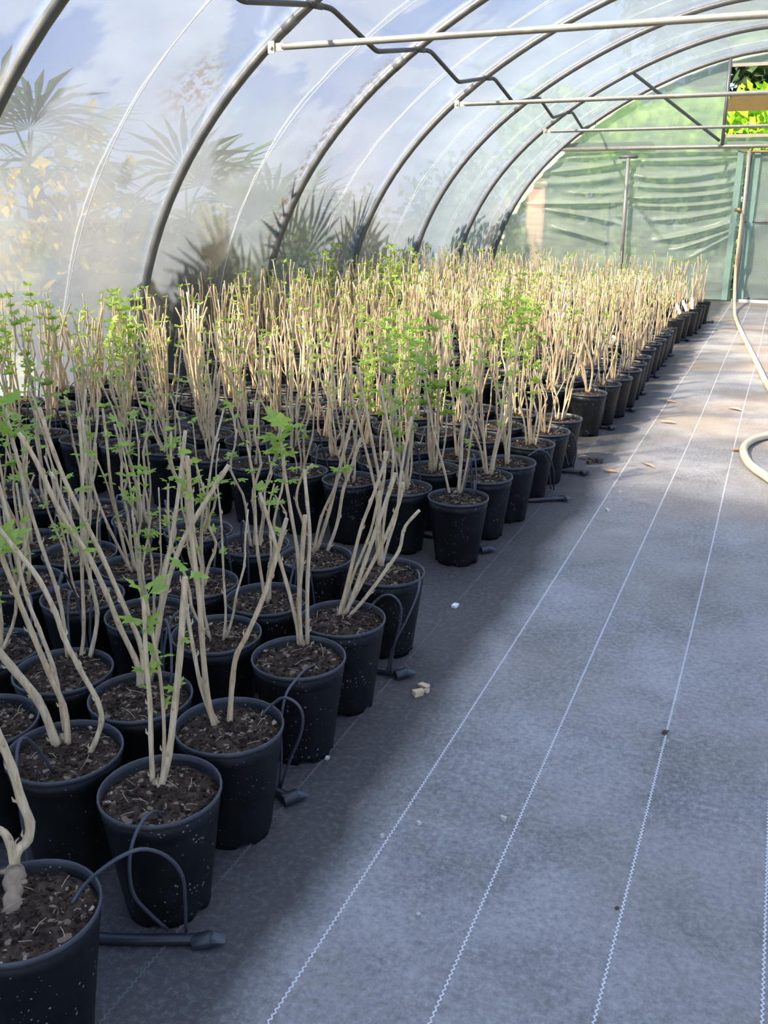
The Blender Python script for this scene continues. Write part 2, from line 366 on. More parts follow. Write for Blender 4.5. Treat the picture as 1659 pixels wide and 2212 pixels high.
# polythene cover
def film_z(y):
    k = (y - HOOP[0])/2.2; return math.sin(PI*(k - math.floor(k)))
b = MB(); NU, y0, y1 = 240, -6.35, YB; NV = 400; vs = []; fs = []; a_cl = []; a_st = []; a_gr = []
for j in range(NV+1):
    y = y0 + (y1-y0)*j/NV; fz = film_z(y)
    for i in range(NU+1):
        t = -PI/2 + PI*i/NU
        off = 0.034 - 0.030*fz
        wr = noise.noise(Vector((t*5.0, y*1.1, 0.3)))*0.016 + noise.noise(Vector((t*16, y*2.3 + t*4, 4.0)))*0.006 + noise.noise(Vector((t*34, y*5.0 - t*9, 8.0)))*0.0025
        x, z = prof(t, off + wr*fz); z = max(z, 0.0); vs.append((x, y, z))
        if 3 < y and x < 3:
            p = Vector((x, y, z)); q = p*0.8 + Vector((noise.noise(p*1.3), noise.noise(p*1.3 + Vector((5, 5, 5))), 0))*0.4
            n_ = noise.fractal(q, 0.9, 2.1, 5)
            a_cl.append(sstep(0.02, 0.06, n_ + 0.07)*sstep(1.6, 2.1, z)*(1 - sstep(8.5, 12.5, y)) - 0.2*(1 - sstep(1.0, 1.8, z)) - 0.16*sstep(9, 13, y))
            a_st.append(0.5 + 0.6*noise.fractal(Vector((x*2.5, y*1.0, z*7)), 0.9, 2.1, 4))
            d1 = max(0.0, 1 - abs(y - 8.93)/0.20)*sstep(1.0, 1.4, z)*(1 - sstep(2.8, 3.15, z))
            d2 = 0.85*max(0.0, 1 - (p - Vector((-4.14, 6.42, 2.42))).length/0.5) + 0.6*max(0.0, 1 - (p - Vector((-4.97, 5.4, 1.33))).length/0.2)
            a_gr.append(min(1.0, d1 + d2))
        else: a_cl.append(0.2); a_st.append(0.5); a_gr.append(0.0)
for j in range(NV):
    for i in range(NU):
        a = j*(NU+1)+i; fs.append((a, a+1, a+NU+2, a+NU+1))
b.add(vs, fs, True); cover = b.build('ceiling', M['film']); tag(cover, 'clear polythene sheet stretched over the tunnel hoops', kind='structure')
for n_, v_ in (('dew_free', a_cl), ('streak', a_st), ('grime', a_gr)): put_attr(cover.data, n_, v_)

ORD = ['first', 'second', 'third', 'fourth', 'fifth', 'sixth', 'seventh', 'eighth', 'ninth', 'tenth', 'eleventh', 'twelfth', 'thirteenth', 'fourteenth', 'fifteenth']
hl = ['steel tunnel hoop crossing the top left corner, nearest to the camera', 'steel tunnel hoop that carries the nearest cross bar',
      'steel tunnel hoop edged with brown grime, just beyond the nearest cross bar', 'steel tunnel hoop that carries the middle cross bar',
      'steel tunnel hoop between the middle and the farthest cross bars', 'steel tunnel hoop that carries the farthest cross bar and a diagonal brace',
      'steel tunnel hoop framing the green end wall']
for k, y in enumerate(HOOP):
    root = empty('tunnel_hoop', (prof(-PI/2)[0], y, 0))
    tag(root, hl[k], 'hoop', 'steel tunnel hoops')
    pts = [prof(-PI/2 + PI*i/72) for i in range(73)]
    off = Vector((prof(-PI/2)[0], y, 0))
    o = MB().tube([Vector((x, y - (0.03 if k == 6 else 0), max(z, -0.02))) - off for x, z in pts], 0.036, 12).build('tube', M['steel'], root)
    # sleeve joint of two tube lengths
    tj = -0.86; a = Vector((prof(tj)[0], y, prof(tj)[1])) - off; c = Vector((prof(tj+0.03)[0], y, prof(tj+0.03)[1])) - off
    MB().tube([a, c], 0.0385, 12).build('joint_sleeve', M['steel'], root)
for k, y in enumerate(HOOP[:-1]):
    yc = y + 1.18 + 0.04*math.sin(k*2.1)
    pts = [(lambda q: Vector((q[0], yc + 0.03*math.sin(i*0.35+k) , max(q[1], 0))))(prof(-PI/2 + PI*i/60, -0.007)) for i in range(61)]
    o = MB().tube(pts, 0.0036, 6).build('tension_cord', M['cord'])
    tag(o, ['thin white cord over the film between the %s and %s hoops' % (ORD[k], ORD[k+1])][0], 'cord', 'white cords over the film')

# cross bars
for idx, (k, lab) in enumerate(((1, 'grey tubular cross bar nearest to the camera, high over the aisle'), (3, 'grey tubular cross bar in the middle of the tunnel'), (5, 'grey tubular cross bar farthest away, close to the end wall'))):
    y = HOOP[k] - 0.03; z = 2.71; xl = -3.79; xr = 2*XC - xl
    root = empty('cross_bar', (xl, y, z)); tag(root, lab, 'bar', 'cross bars')
    L = xr - xl
    MB().tube([(0.10, 0, 0), (0.13, 0, 0), (L/2, 0, 0.006), (L-0.13, 0, 0), (L-0.10, 0, 0)], [0.018, 0.024, 0.024, 0.024, 0.018], 12).build('tube', M['bar_steel'], root)
    for s, x in ((1, 0.0), (-1, L)):
        e = MB(); e.box((x + s*0.07, 0, 0), (0.10, 0.012, 0.055)); e.box((x + s*0.015, -0.012, 0), (0.055, 0.010, 0.085)); e.build('end_bracket', M['zinc'], root)
        MB().tube([(x + s*0.015, -0.03, 0), (x + s*0.015, 0.02, 0)], 0.014, 6).build('bolt', M['zinc'], root)

# bent purlin
root = empty('purlin', (-3.43, HOOP[1], 3.0)); tag(root, 'bent grey pipe zigzagging from hoop to hoop along the roof', 'pipe')
off = Vector((-3.43, HOOP[1], 3.0))
for k in range(0, 6):
    ya, yb = HOOP[k], HOOP[k+1]
    raw = [(-3.43, ya+0.02, 2.985), (-3.43, ya+0.30, 3.005), (-3.43, ya+1.17, 2.825), (-3.43, yb+0.03, 2.985)]
    pts = []
    for i, p in enumerate(raw):            # round the bends
        p = Vector(p)
        if 0 < i < len(raw)-1:
            q0 = (Vector(raw[i-1]) - p).normalized(); q1 = (Vector(raw[i+1]) - p).normalized()
            for u in (0, .25, .5, .75, 1): pts.append(p + q0*0.07*(1-u)**2 + q1*0.07*u**2)
        else: pts.append(p)
    MB().tube([q - off for q in pts], 0.021, 10).build('pipe_length', M['dark_steel'], root)
    if k: MB().tube([Vector((-3.43, ya-0.10, 2.97)) - off, Vector((-3.43, ya+0.12, 2.99)) - off], 0.026, 10).build('clamp', M['dark_steel'], root)

# ------------------------------------------------------------------ the end wall
wall = empty('wall_back', (-2.5, YB, 0)); tag(wall, 'end wall of green reinforced film on a pipe frame', kind='structure')
WO = Vector((-2.5, YB, 0))
BZ = 2.56
def crease(x, z, rows):
    d = 0.0
    for (xa, za, xb, zb, w, a, sag) in rows:
        lo, hi = min(xa, xb), max(xa, xb)
        if lo-0.15 < x < hi+0.15:
            u = (x-xa)/(xb-xa); zc = za + (zb-za)*u - sag*4*u*(1-u)
            fade = min(1, max(0, (x-lo+0.15)/0.4))*min(1, max(0, (hi+0.15-x)/0.4))
            d += 1.5*a*fade*math.exp(-((z-zc)/w)**2)
    return d
LEFTR = [(-4.0, 2.42, -2.85, 2.50, .05, .05, 0.03), (-4.2, 2.18, -2.80, 2.33, .035, .07, 0.02), (-4.6, 1.64, -2.85, 1.66, .03, .06, 0.02), (-4.2, 1.52, -2.9, 1.30, .04, .06, -0.02),
         (-4.05, 1.20, -3.0, 0.95, .05, .07, -0.02), (-4.5, 2.0, -2.9, 2.1, .06, .04, .05), (-3.9, 1.83, -2.85, 1.86, .04, .03, .03)]
MIDR = [(-2.75, 2.36, -0.9, 2.40, .035, .06, 0.03), (-2.75, 2.12, -0.9, 2.24, .06, .06, .10), (-2.75, 1.95, -0.9, 2.02, .04, .05, .08), (-2.75, 1.74, -0.88, 1.86, .035, .06, .05),
        (-2.75, 1.62, -0.88, 1.70, .035, .05, .06), (-2.3, 1.36, -0.88, 1.58, .04, .05, .05), (-2.2, 1.02, -0.88, 1.36, .045, .07, .04), (-1.9, 0.86, -0.88, 1.24, .04, .05, .03), (-1.6, 0.72, -0.88, 1.15, .03, .03, 0)]
def sheet(name, x0f, x1f, z0, z1, nx, nz, rows=(), rough=0.012, yoff=0.0, mat='green_film', seed=0.0, zf=None):
    vs = []; fs = []
    for j in range(nz+1):
        for i in range(nx+1):
            if zf is None:
                z = z0 + (z1-z0)*j/nz; x0, x1 = x0f(z), x1f(z); x = x0 + (x1-x0)*i/nx
            else:
                x = x0f + (x1f-x0f)*i/nx; za, zb = zf(x); z = za + (zb-za)*j/nz
            d = noise.noise(Vector((x*1.3, z*6.0, seed)))*rough*1.6 + noise.noise(Vector((x*3.1+z*2, z*13.0, seed+5)))*rough*0.6
            d = -d - crease(x, z, rows)
            vs.append((x - WO.x, yoff + d, z))
    for j in range(nz):
        for i in range(nx):
            a = j*(nx+1)+i; fs.append((a, a+1, a+nx+2, a+nx+1))
    o = MB().add(vs, fs, True).build(name, M[mat], wall)
    put_attr(o.data, 'dew_free', [0.5 + 0.8*noise.noise(Vector((v[0]*1.5, v[2]*1.5, seed))) for v in vs]); put_attr(o.data, 'streak', [0.5 + 0.8*noise.noise(Vector((v[0]*1.2, v[2]*5, seed+9))) for v in vs]); return o
sheet('lower_sheet', lambda z: prof_x_at(z)+0.01, lambda z: -2.78, 0.02, BZ, 130, 150, LEFTR, 0.014, 0.09, seed=1)
sheet('lower_sheet', lambda z: -2.78, lambda z: -0.84, 0.02, BZ, 110, 150, MIDR, 0.014, 0.09, seed=2)
sheet('gable_sheet', -3.92, -1.25, 0, 0, 90, 60, (), 0.012, 0.06, seed=3, zf=lambda x: (BZ+0.02, max(BZ+0.03, prof_z_at(x))))
sheet('gable_sheet', -1.25, 0.45, 0, 0, 60, 20, (), 0.03, 0.06, seed=4, zf=lambda x: (3.83, prof_z_at(x)))
sheet('vent_skirt', -1.25, 0.45, 0, 0, 60, 12, (), 0.035, 0.05, seed=5, zf=lambda x: (BZ+0.02, 2.73))
sheet('gable_sheet', 0.45, 3.12, 0, 0, 60, 40, (), 0.012, 0.06, seed=6, zf=lambda x: (BZ+0.02, max(BZ+0.03, prof_z_at(x))))
sheet('lower_sheet', lambda z: 0.0+0.05, lambda z: 2*XC-prof_x_at(z)-0.01, 0.02, BZ, 100, 90, (), 0.016, 0.09, seed=7)
for x in (-0.93, -0.66):
    MB().box((x - WO.x, 0.02, 1.26), (0.10, 0.004, 2.48)).build('edge_strip', M['green_tape'], wall)
MB().box((-3.2 - WO.x, 0.03, 2.62), (1.6, 0.012, 0.09)).build('fold_strip', M['green_film'], wall)
door = empty('door_1', (-0.40, YB, 0)); tag(door, 'film covered door beside the hose post', kind='structure')
def door_sheet():
    vs = []; fs = []
    for j in range(81):
        for i in range(31):
            x = -0.38 + 0.76*i/30; z = 0.06 + 2.38*j/80
            vs.append((x, 0.07 - 0.02*noise.noise(Vector((x*2, z*4, 9))), z))
    for j in range(80):
        for i in range(30): a = j*31+i; fs.append((a, a+1, a+32, a+31))
    return MB().add(vs, fs, True)
door_sheet().build('door_sheet', M['green_film'], door)
f = MB()
for x in (-0.36, 0.36): f.tube([(x, 0.05, 0.05), (x, 0.05, 2.46)], 0.018, 8)
for z in (0.06, 1.35, 2.45): f.tube([(-0.36, 0.05, z), (0.36, 0.05, z)], 0.015, 8)
f.build('door_frame', M['steel'], door)
MB().box((0.1, -0.02, 0.025), (1.0, 0.03, 0.05)).build('door_sill', M['white'], door)

o = MB().tube([(-3.99, YB-0.02, BZ), (-0.4, YB-0.02, BZ+0.005), (3.19, YB-0.02, BZ)], 0.034, 12).build('end_beam', M['bar_steel']); tag(o, 'long horizontal steel pipe across the green end wall', 'beam')
o = MB().tube([(-0.92, YB-0.045, BZ-0.085), (0.15, YB-0.045, BZ-0.085)], 0.02, 10).build('door_head_rail', M['brass']); tag(o, 'short rusty rail under the horizontal end wall pipe', 'rail')
root = empty('upright_post', (-2.79, YB-0.03, 0)); tag(root, 'grey T-topped post against the green end wall', 'post')
MB().tube([(0.035, 0, 0), (0, 0, 2.40)], 0.034, 12).build('tube', M['bar_steel'], root)
MB().tube([(-0.16, -0.0, 2.42), (0.16, 0, 2.42)], 0.028, 10).build('head', M['steel'], root)
root = empty('door_post', (-0.745, YB-0.06, 0)); tag(root, 'grey post beside the door that the hose hangs from', 'post')
MB().tube([(0, 0, 0.10), (-0.05, 0, 2.50)], 0.033, 12).build('tube', M['bar_steel'], root)
MB().tube([(0, 0, 0), (0, 0, 0.20)], 0.041, 12).build('foot_socket', M['steel'], root)
o = MB().tube([(-1.242, YB-0.03, 2.58), (-1.26, YB-0.03, 3.92)], 0.03, 10).build('gable_upright', M['steel']); tag(o, 'slim upright pipe along the side of the vent opening', 'post')
a, c = Vector((-2.54, HOOP[5], 3.545)), Vector((-1.30, YB-0.05, 2.66))
root = empty('diagonal_brace', a); tag(root, 'slanting brace from the last free hoop down to the end wall', 'brace')
MB().tube([Vector((0, 0, 0)), (c-a)*0.03, (c-a)], [0.022, 0.026, 0.026], 10).build('tube', M['steel'], root)
MB().box((0, 0, 0.0), (0.05, 0.06, 0.09)).build('clip', M['zinc'], root)
win = empty('window_1', (-0.40, YB, 2.73)); tag(win, 'open vent in the gable above the door', kind='structure')
fb = MB(); fb.box((0, 0, 0), (1.70, 0.05, 0.05)); fb.box((0, 0, 1.09), (1.70, 0.05, 0.05)); fb.box((0.84, 0, 0.545), (0.04, 0.05, 1.09)); fb.build('vent_frame', M['pale_timber'], win)
q = at_y(1572, 206, YB-0.10); q2 = at_y(1576, 238, YB-0.25)
vs = [Vector((-1.215, YB+0.02, q.z)), Vector((0.40, YB+0.02, q.z)), Vector((0.40, YB-0.22, q2.z)), Vector((-1.215, YB-0.22, q2.z))]
vs = [p - Vector((-0.40, YB, 2.73)) for p in vs]; nn = Vector((0, -0.02, -0.02))
fl = MB().add(vs + [p+nn for p in vs], [(0, 1, 2, 3), (7, 6, 5, 4), (0, 4, 5, 1), (1, 5, 6, 2), (2, 6, 7, 3), (3, 7, 4, 0)]); fo = fl.build('vent_flap', M['flap'], win)

# ------------------------------------------------------------------ outside: trees, palms, bushes (seen through the film; they also shade it)
ORD0 = ['first', 'second', 'third', 'fourth', 'fifth', 'sixth']
def leaf_blob(n, centre, rad, size, seed, shell=0.55, up=0.3):
    rg = random.Random(seed); vs = []; fs = []
    for i in range(n):
        while True:
            p = Vector((rg.uniform(-1, 1), rg.uniform(-1, 1), rg.uniform(-1, 1)))
            if p.length < 1: break
        if p.length < shell: p = p.normalized()*rg.uniform(shell, 1)
        p *= 1 + 0.35*noise.noise(p*2.3 + Vector((seed, 0, 0)))
        c = Vector((p.x*rad[0], p.y*rad[1], p.z*rad[2])) + Vector(centre)
        d = Vector((rg.gauss(0, 1), rg.gauss(0, 1), rg.gauss(0, 1))).normalized(); e = d.orthogonal().normalized()
        e = (Matrix.Rotation(rg.uniform(0, 6.28), 3, d) @ e); L = size*rg.uniform(0.6, 1.3); wv_ = L*0.33
        s = e.cross(d)
        b0 = len(vs); vs += [c - e*L*.5, c + s*wv_ + d*L*.06, c + e*L*.5, c - s*wv_ + d*L*.06]; fs += [(b0, b0+1, b0+2), (b0, b0+2, b0+3)]
    return vs, fs
def tree(name, label, cat, loc, h, crown_r, n, size, mat, seed, group=None, blobs=5, trunk=0.16, zc=(.55, .82), zr=(.20, .28)):
    root = empty(name, loc); tag(root, label, cat, group)
    rg = random.Random(seed)
    t = MB(); t.tube([(0, 0, -0.05), (rg.uniform(-.1, .1), rg.uniform(-.1, .1), h*.35), (rg.uniform(-.3, .3), rg.uniform(-.3, .3), h*.75)], [trunk, trunk*.8, trunk*.35], 8)
    for k in range(4):
        an = rg.uniform(0, 6.28); t.tube([(0, 0, h*.3), (math.cos(an)*crown_r*.3, math.sin(an)*crown_r*.3, h*.55), (math.cos(an)*crown_r*.65, math.sin(an)*crown_r*.65, h*.75)], [trunk*.5, trunk*.35, trunk*.12], 6)
    t.build('trunk', M['trunk'], root)
    b = MB()
    for k in range(blobs):
        an = 6.28*k/blobs + rg.uniform(-.4, .4); rr = crown_r*(0.0 if k == 0 else rg.uniform(.35, .6))
        v, f_ = leaf_blob(n//blobs, (math.cos(an)*rr, math.sin(an)*rr, h*rg.uniform(*zc)), (crown_r*rg.uniform(.45, .62), crown_r*rg.uniform(.45, .62), h*rg.uniform(*zr)), size, seed*7+k, 0.3)
        b.add(v, f_)
    tag(b.build('foliage', M[mat], root), kind='stuff')
    return root
def palm(loc, h, n, flen, seed, label, rz=0.0, mat='palm', group='fan palms outside the film'):
    root = empty('fan_palm', loc, rz); tag(root, label, 'palm', group); rg = random.Random(seed)
    if h > 0.3: MB().tube([(0, 0, -0.03), (0.03, 0.02, h*.5), (0, 0, h)], [0.11, 0.10, 0.08], 8).build('trunk', M['trunk'], root)
    for k in range(n):
        an = 6.283*k/n + rg.uniform(-.25, .25); el = rg.uniform(-0.25, 1.15)
        d = Vector((math.cos(an)*math.cos(el), math.sin(an)*math.cos(el), math.sin(el))); side = Vector((-math.sin(an), math.cos(an), 0)); up_ = side.cross(d)*-1
        st = flen*rg.uniform(.5, .75); hub = Vector((0, 0, h)) + d*st + Vector((0, 0, -0.1*st))
        b = MB(); b.tube([(0, 0, h), Vector((0, 0, h)) + d*st*.5 + Vector((0, 0, .03)), hub], [0.014, 0.010, 0.008], 5)
        nb = 15
        for i in range(nb):
            a = -1.9 + 3.8*i/(nb-1); L = flen*rg.uniform(.72, .95)*(1 - 0.12*abs(a))
            dd = d*math.cos(a) + side*math.sin(a); sw = dd.cross(up_).normalized()
            droop = Vector((0, 0, -0.16*L))
            w_ = 0.028*L/0.6
            p0, p1, p2 = hub, hub + dd*L*.5 + up_*0.02, hub + dd*L + droop
            v = [p0, p1 + sw*w_, p1 - sw*w_, p1 + up_*0.012, p2]
            b.add(v, [(0, 1, 3), (0, 3, 2), (1, 4, 3), (3, 4, 2)])
        b.build('frond', M[mat], root)
    return root
def behind(px, py, dist):
    """ground spot beyond the film on the pixel's bearing, dist metres past the film"""
    d = ray(px, py); d.z = 0; d.normalize(); s = 1.0
    k = (prof_x_at(0.05) - CAM.x)/d.x; p = CAM + d*(k + dist); p.z = -0.04; return p
palm(behind(400, 400, 1.45), 1.45, 14, 1.0, 3, 'large fan palm beyond the film behind the second hoop')
palm(behind(60, 300, 1.9), 2.0, 13, 0.95, 4, 'tall fan palm beyond the film at the picture\'s left edge')
palm(behind(600, 480, 1.35), 1.15, 12, 0.95, 5, 'low fan palm beyond the film left of the grimy hoop')
palm(behind(200, 520, 1.3), 0.9, 12, 0.8, 6, 'squat fan palm beyond the film between the two nearest hoops')
def bush(name, loc, rad, n, size, mat, seed, label, group=None, z=None):
    root = empty(name, loc); tag(root, label, 'bush', group); rg = random.Random(seed)
    s = MB()
    for k in range(6):
        an = rg.uniform(0, 6.28); s.tube([(0, 0, -0.03), (math.cos(an)*rad[0]*.5, math.sin(an)*rad[1]*.5, rad[2]*1.2)], [0.016, 0.006], 5)
    s.build('stems', M['trunk'], root)
    b = MB(); v, f_ = leaf_blob(n, (0, 0, rad[2]), rad, size, seed, 0.15); b.add(v, f_); tag(b.build('foliage', M[mat], root), kind='stuff')
SG = 'shrubs outside the film'
bush('yellow_shrub', behind(190, 380, 0.95), (0.42, 0.5, 1.15), 420, 0.17, 'yellow_leaf', 11, 'tall yellow shrub beyond the film between the two nearest hoops', SG)
bush('yellow_shrub', behind(40, 490, 0.95), (0.40, 0.4, 1.0), 260, 0.15, 'yellow_leaf', 12, 'small yellow shrub beyond the film at the picture\'s left edge', SG)
bush('yellow_shrub', behind(455, 490, 0.85), (0.40, 0.5, 0.85), 300, 0.17, 'yellow_leaf', 13, 'low yellow shrub beyond the film below the large fan palm', SG)
bush('dark_shrub', behind(345, 500, 0.95), (0.38, 0.5, 0.80), 320, 0.17, 'palm', 18, 'dark broad leaved shrub beyond the film left of the second hoop', SG)
bush('dark_shrub', behind(110, 500, 1.0), (0.40, 0.5, 0.62), 260, 0.17, 'palm', 19, 'low dark shrub beyond the film under the tall yellow shrub', SG)
bush('dark_shrub', behind(690, 480, 1.1), (0.5, 0.8, 0.98), 620, 0.14, 'bush_leaf', 14, 'dark shrub beyond the film right of the grimy hoop', SG)
bush('dark_shrub', behind(790, 500, 1.1), (0.5, 0.9, 0.95), 620, 0.14, 'bush_leaf', 15, 'dark shrub beyond the film at the hoop with the middle cross bar', SG)
bush('feathery_shrub', behind(930, 420, 1.2), (0.5, 1.1, 1.15), 700, 0.16, 'bush_leaf', 16, 'feathery shrub beyond the film near the farthest free hoops', SG)
bush('feathery_shrub', behind(1005, 400, 1.2), (0.5, 1.0, 1.25), 700, 0.16, 'bush_leaf', 17, 'feathery shrub beyond the film at the far left corner', SG)
for i, (x, y, hh, r) in enumerate(((-1.6, 23.5, 4.0, 2.5), (1.6, 24.5, 4.1, 2.6), (-5.0, 24.6, 4.2, 2.5))):
    tree('leafy_tree', ['bright green tree seen through the gable vent', 'bright green tree right of the vent beyond the end wall', 'bright green tree beyond the left part of the end wall'][i], 'tree', (x, y, -0.04), hh, r, 5200, 0.30, 'tree_leaf', 30+i, 'trees beyond the end wall', 6)
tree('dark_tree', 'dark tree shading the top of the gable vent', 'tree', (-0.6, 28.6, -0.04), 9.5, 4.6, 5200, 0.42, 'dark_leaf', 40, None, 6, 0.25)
for i, x in enumerate((-6.4, -4.6, -2.8, -1.0, 0.8, 2.6)):
    bush('hedge_shrub', (x, YB+2.75+0.2*(i % 2), -0.04), (1.05, 0.6, 1.45), 900, 0.20, 'hedge_leaf', 80+i, '%s green hedge shrub from the left behind the end wall' % ORD0[i], 'hedge behind the end wall')
for i, (px_, w_) in enumerate(((1160, 0.34),)):
    p = at_y(px_, 500, YB+1.5); root = empty('gate_pillar', (p.x, p.y, -0.04)); tag(root, 'pale pink pillar seen blurred through the left of the end wall', 'pillar')
    MB().box((0, 0, 1.0), (w_, w_, 2.0)).build('shaft', M['pink'], root); MB().box((0, 0, 2.04), (w_+.08, w_+.08, .08)).build('cap', M['pale_timber'], root)
# wire fence beyond the end wall
root = empty('wire_fence', (-4.8, YB+0.9, 0)); tag(root, 'wire mesh fence seen through the left corner of the end wall', 'fence')
fw_ = MB()
for i in range(21): fw_.tube([(i*0.1-0.4, 0, 0), (i*0.1-0.4, 0, 1.5)], 0.004, 4)
for j in range(8): fw_.tube([(-0.4, 0, j*0.2+0.05), (1.6, 0, j*0.2+0.05)], 0.004, 4)
tag(fw_.build('wire_mesh', M['wire'], root), kind='stuff'); 
for x in (-0.4, 1.6): MB().tube([(x, 0.02, -0.04), (x, 0.02, 1.6)], 0.03, 8).build('post', M['wire'], root)
# the trees whose shade lies over the front of the bed (left of and behind the camera)
for i, (tx, ty, hh, r) in enumerate(((-6.3, -5.0, 10.0, 2.5), (-9.0, -5.6, 10.0, 2.5), (-11.8, -6.2, 10.0, 2.5), (-7.6, -8.4, 10.6, 2.6), (-10.6, -9.0, 10.6, 2.6))):
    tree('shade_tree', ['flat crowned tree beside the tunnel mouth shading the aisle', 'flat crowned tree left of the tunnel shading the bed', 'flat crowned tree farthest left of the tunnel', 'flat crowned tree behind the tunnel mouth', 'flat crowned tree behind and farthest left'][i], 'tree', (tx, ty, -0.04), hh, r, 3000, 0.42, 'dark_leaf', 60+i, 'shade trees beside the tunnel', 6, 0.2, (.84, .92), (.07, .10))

# ------------------------------------------------------------------ pots
POT_H = 0.312; SOIL_Z = 0.287
def pot_mesh(n, name):
    b = MB()
    rings = [(0.0, 0.012), (0.090, 0.012), (0.0945, 0.0), (0.0995, 0.0), (0.1010, 0.022), (0.1325, 0.258), (0.1335, 0.263), (0.1345, 0.265), (0.1366, 0.298), (0.1340, 0.298), (0.1290, 0.235)]
    if n < 20: rings = [(0.0995, 0.0), (0.1335, 0.263), (0.1356, 0.298), (0.1310, 0.298), (0.1275, 0.235)]
    vs = []
    for i, (r, z) in enumerate(rings):
        for k in range(n):
            zz = z + (0.016 if (n >= 20 and i in (2, 3) and k % 6 in (0, 1)) else 0)
            vs.append((r*math.cos(2*PI*k/n), r*math.sin(2*PI*k/n), zz))
    fs = [(i*n+k, i*n+(k+1) % n, (i+1)*n+(k+1) % n, (i+1)*n+k) for i in range(len(rings)-1) for k in range(n)]
    b.add(vs, fs, True); return b.mesh(name, M['pot'])
def rim_mesh(n, name):
    b = MB(); b.lathe([(0.1366, 0.299), (0.1405, 0.3005), (0.1415, 0.306), (0.1405, 0.3115), (0.1382, 0.3125), (0.1355, 0.310), (0.1342, 0.297)], n); return b.mesh(name, M['rim'])
POT_HI, POT_LO = pot_mesh(36, 'pot'), pot_mesh(18, 'pot_far')
RIM_HI, RIM_LO = rim_mesh(36, 'rim'), rim_mesh(18, 'rim_far')
def soil_mesh(seed, nr, na, name):
    rg = random.Random(seed); vs = [(0, 0, 0.010)]; fs = []
    for i in range(1, nr+1):
        r = 0.1335*i/nr
        for k in range(na):
            a = 2*PI*k/na; x, y = r*math.cos(a), r*math.sin(a)
            z = 0.010*(1-(i/nr)**2) + noise.noise(Vector((x*22, y*22, seed)))*0.011 + noise.noise(Vector((x*70, y*70, seed+3)))*0.006
            if i == nr: z = -0.006
            vs.append((x, y, z))
    for k in range(na): fs.append((0, 1+k, 1+(k+1) % na))
    for i in range(nr-1):
        for k in range(na): a = 1+i*na; fs.append((a+k, a+na+k, a+na+(k+1) % na, a+(k+1) % na))
    return MB().add(vs, fs, True).mesh(name, M['soil'])
def crumb_mesh(seed, n, name):
    rg = random.Random(seed); b = MB()
    for i in range(n):
        r = 0.127*math.sqrt(rg.random()); a = rg.uniform(0, 6.28); x, y = r*math.cos(a), r*math.sin(a)
        z = 0.010*(1-(r/.131)**2) + noise.noise(Vector((x*22, y*22, seed)))*0.011 + 0.002
        s = rg.choice((.003, .004, .005, .006, .0085)); q = Matrix.Rotation(rg.uniform(0, 6.28), 3, 'Z') @ Matrix.Rotation(rg.uniform(-.7, .7), 3, 'X') @ Matrix.Rotation(rg.uniform(-.7, .7), 3, 'Y')
        sx, sy, sz = s, s*rg.uniform(.4, .9), s*rg.uniform(.3, .7)
        vs = [q @ Vector((px_*sx*rg.uniform(.6, 1), py_*sy*rg.uniform(.6, 1), pz_*sz)) + Vector((x, y, z)) for px_ in (-1, 1) for py_ in (-1, 1) for pz_ in (-.6, .6)]
        b.add(vs, [(0, 1, 3, 2), (4, 6, 7, 5), (0, 4, 5, 1), (2, 3, 7, 6), (0, 2, 6, 4), (1, 5, 7, 3)])
    return b.mesh(name, M['crumb'])
def straw_mesh(seed, n, name):
    rg = random.Random(seed); b = MB()
    for i in range(n):
        r = 0.115*math.sqrt(rg.random()); a = rg.uniform(0, 6.28); c = Vector((r*math.cos(a), r*math.sin(a), 0.014 + rg.uniform(0, .006)))
        d = Vector((rg.gauss(0, 1), rg.gauss(0, 1), rg.gauss(0, .25))).normalized(); L = rg.uniform(.010, .032)
        b.tube([c - d*L, c + Vector((rg.uniform(-.004, .004), rg.uniform(-.004, .004), .003)), c + d*L], 0.0009, 4, False)
    return b.mesh(name, M['straw'])
SOIL = [soil_mesh(i*3+1, 12, 36, 'soil') for i in range(4)]; SOIL_FAR = [soil_mesh(i*3+1, 5, 16, 'soil_far') for i in range(3)]
CRUMB = [crumb_mesh(i*3+1, 280, 'crumbs') for i in range(4)]; CRUMB_FAR = [crumb_mesh(i*3+1, 45, 'crumbs_far') for i in range(3)]
STRAW = [straw_mesh(i+70, 7, 'straws') for i in range(4)]

# ------------------------------------------------------------------ leaves and canes
def leaf_geo():
    pts = [(0, 0, 0), (0, 0.16, 0.02)]
    tips = [(-112, .52), (-82, .34), (-56, .80), (-28, .50), (-14, .80), (0, 1.0), (14, .80), (28, .50), (56, .80), (82, .34), (112, .52)]
    for a, L in tips:
        a = math.radians(a); z = 0.10 if L < .55 else -0.02 - 0.16*L*abs(math.sin(a))
        pts.append((L*.78*math.sin(a), .16 + L*.84*math.cos(a), z))
    fs = [(1, 2+i+1, 2+i) for i in range(len(tips)-1)] + [(0, 1, 2), (0, 2+len(tips)-1, 1)]
    return pts, fs
LV, LF = leaf_geo()
def leaf_obj_mesh(name, curl):
    b = MB(); b.add([(x, y, z - curl*y*y) for x, y, z in LV], LF, True)
    b.tube([(0, -0.30, -0.10), (0, -0.1, -0.01), (0, 0.02, 0)], 0.018, 4, False); return b.mesh(name, M['leaf'])
LEAF = [leaf_obj_mesh('leaf', 0.10), leaf_obj_mesh('leaf', 0.32)]
def leaf_rot(d, roll):
    y = Vector(d).normalized(); x = y.cross(UP)
    if x.length < .05: x = Vector((1, 0, 0))
    x.normalize(); z = x.cross(y)
    m = Matrix((x, y, z)).transposed(); return m @ Matrix.Rotation(roll, 3, 'Y')
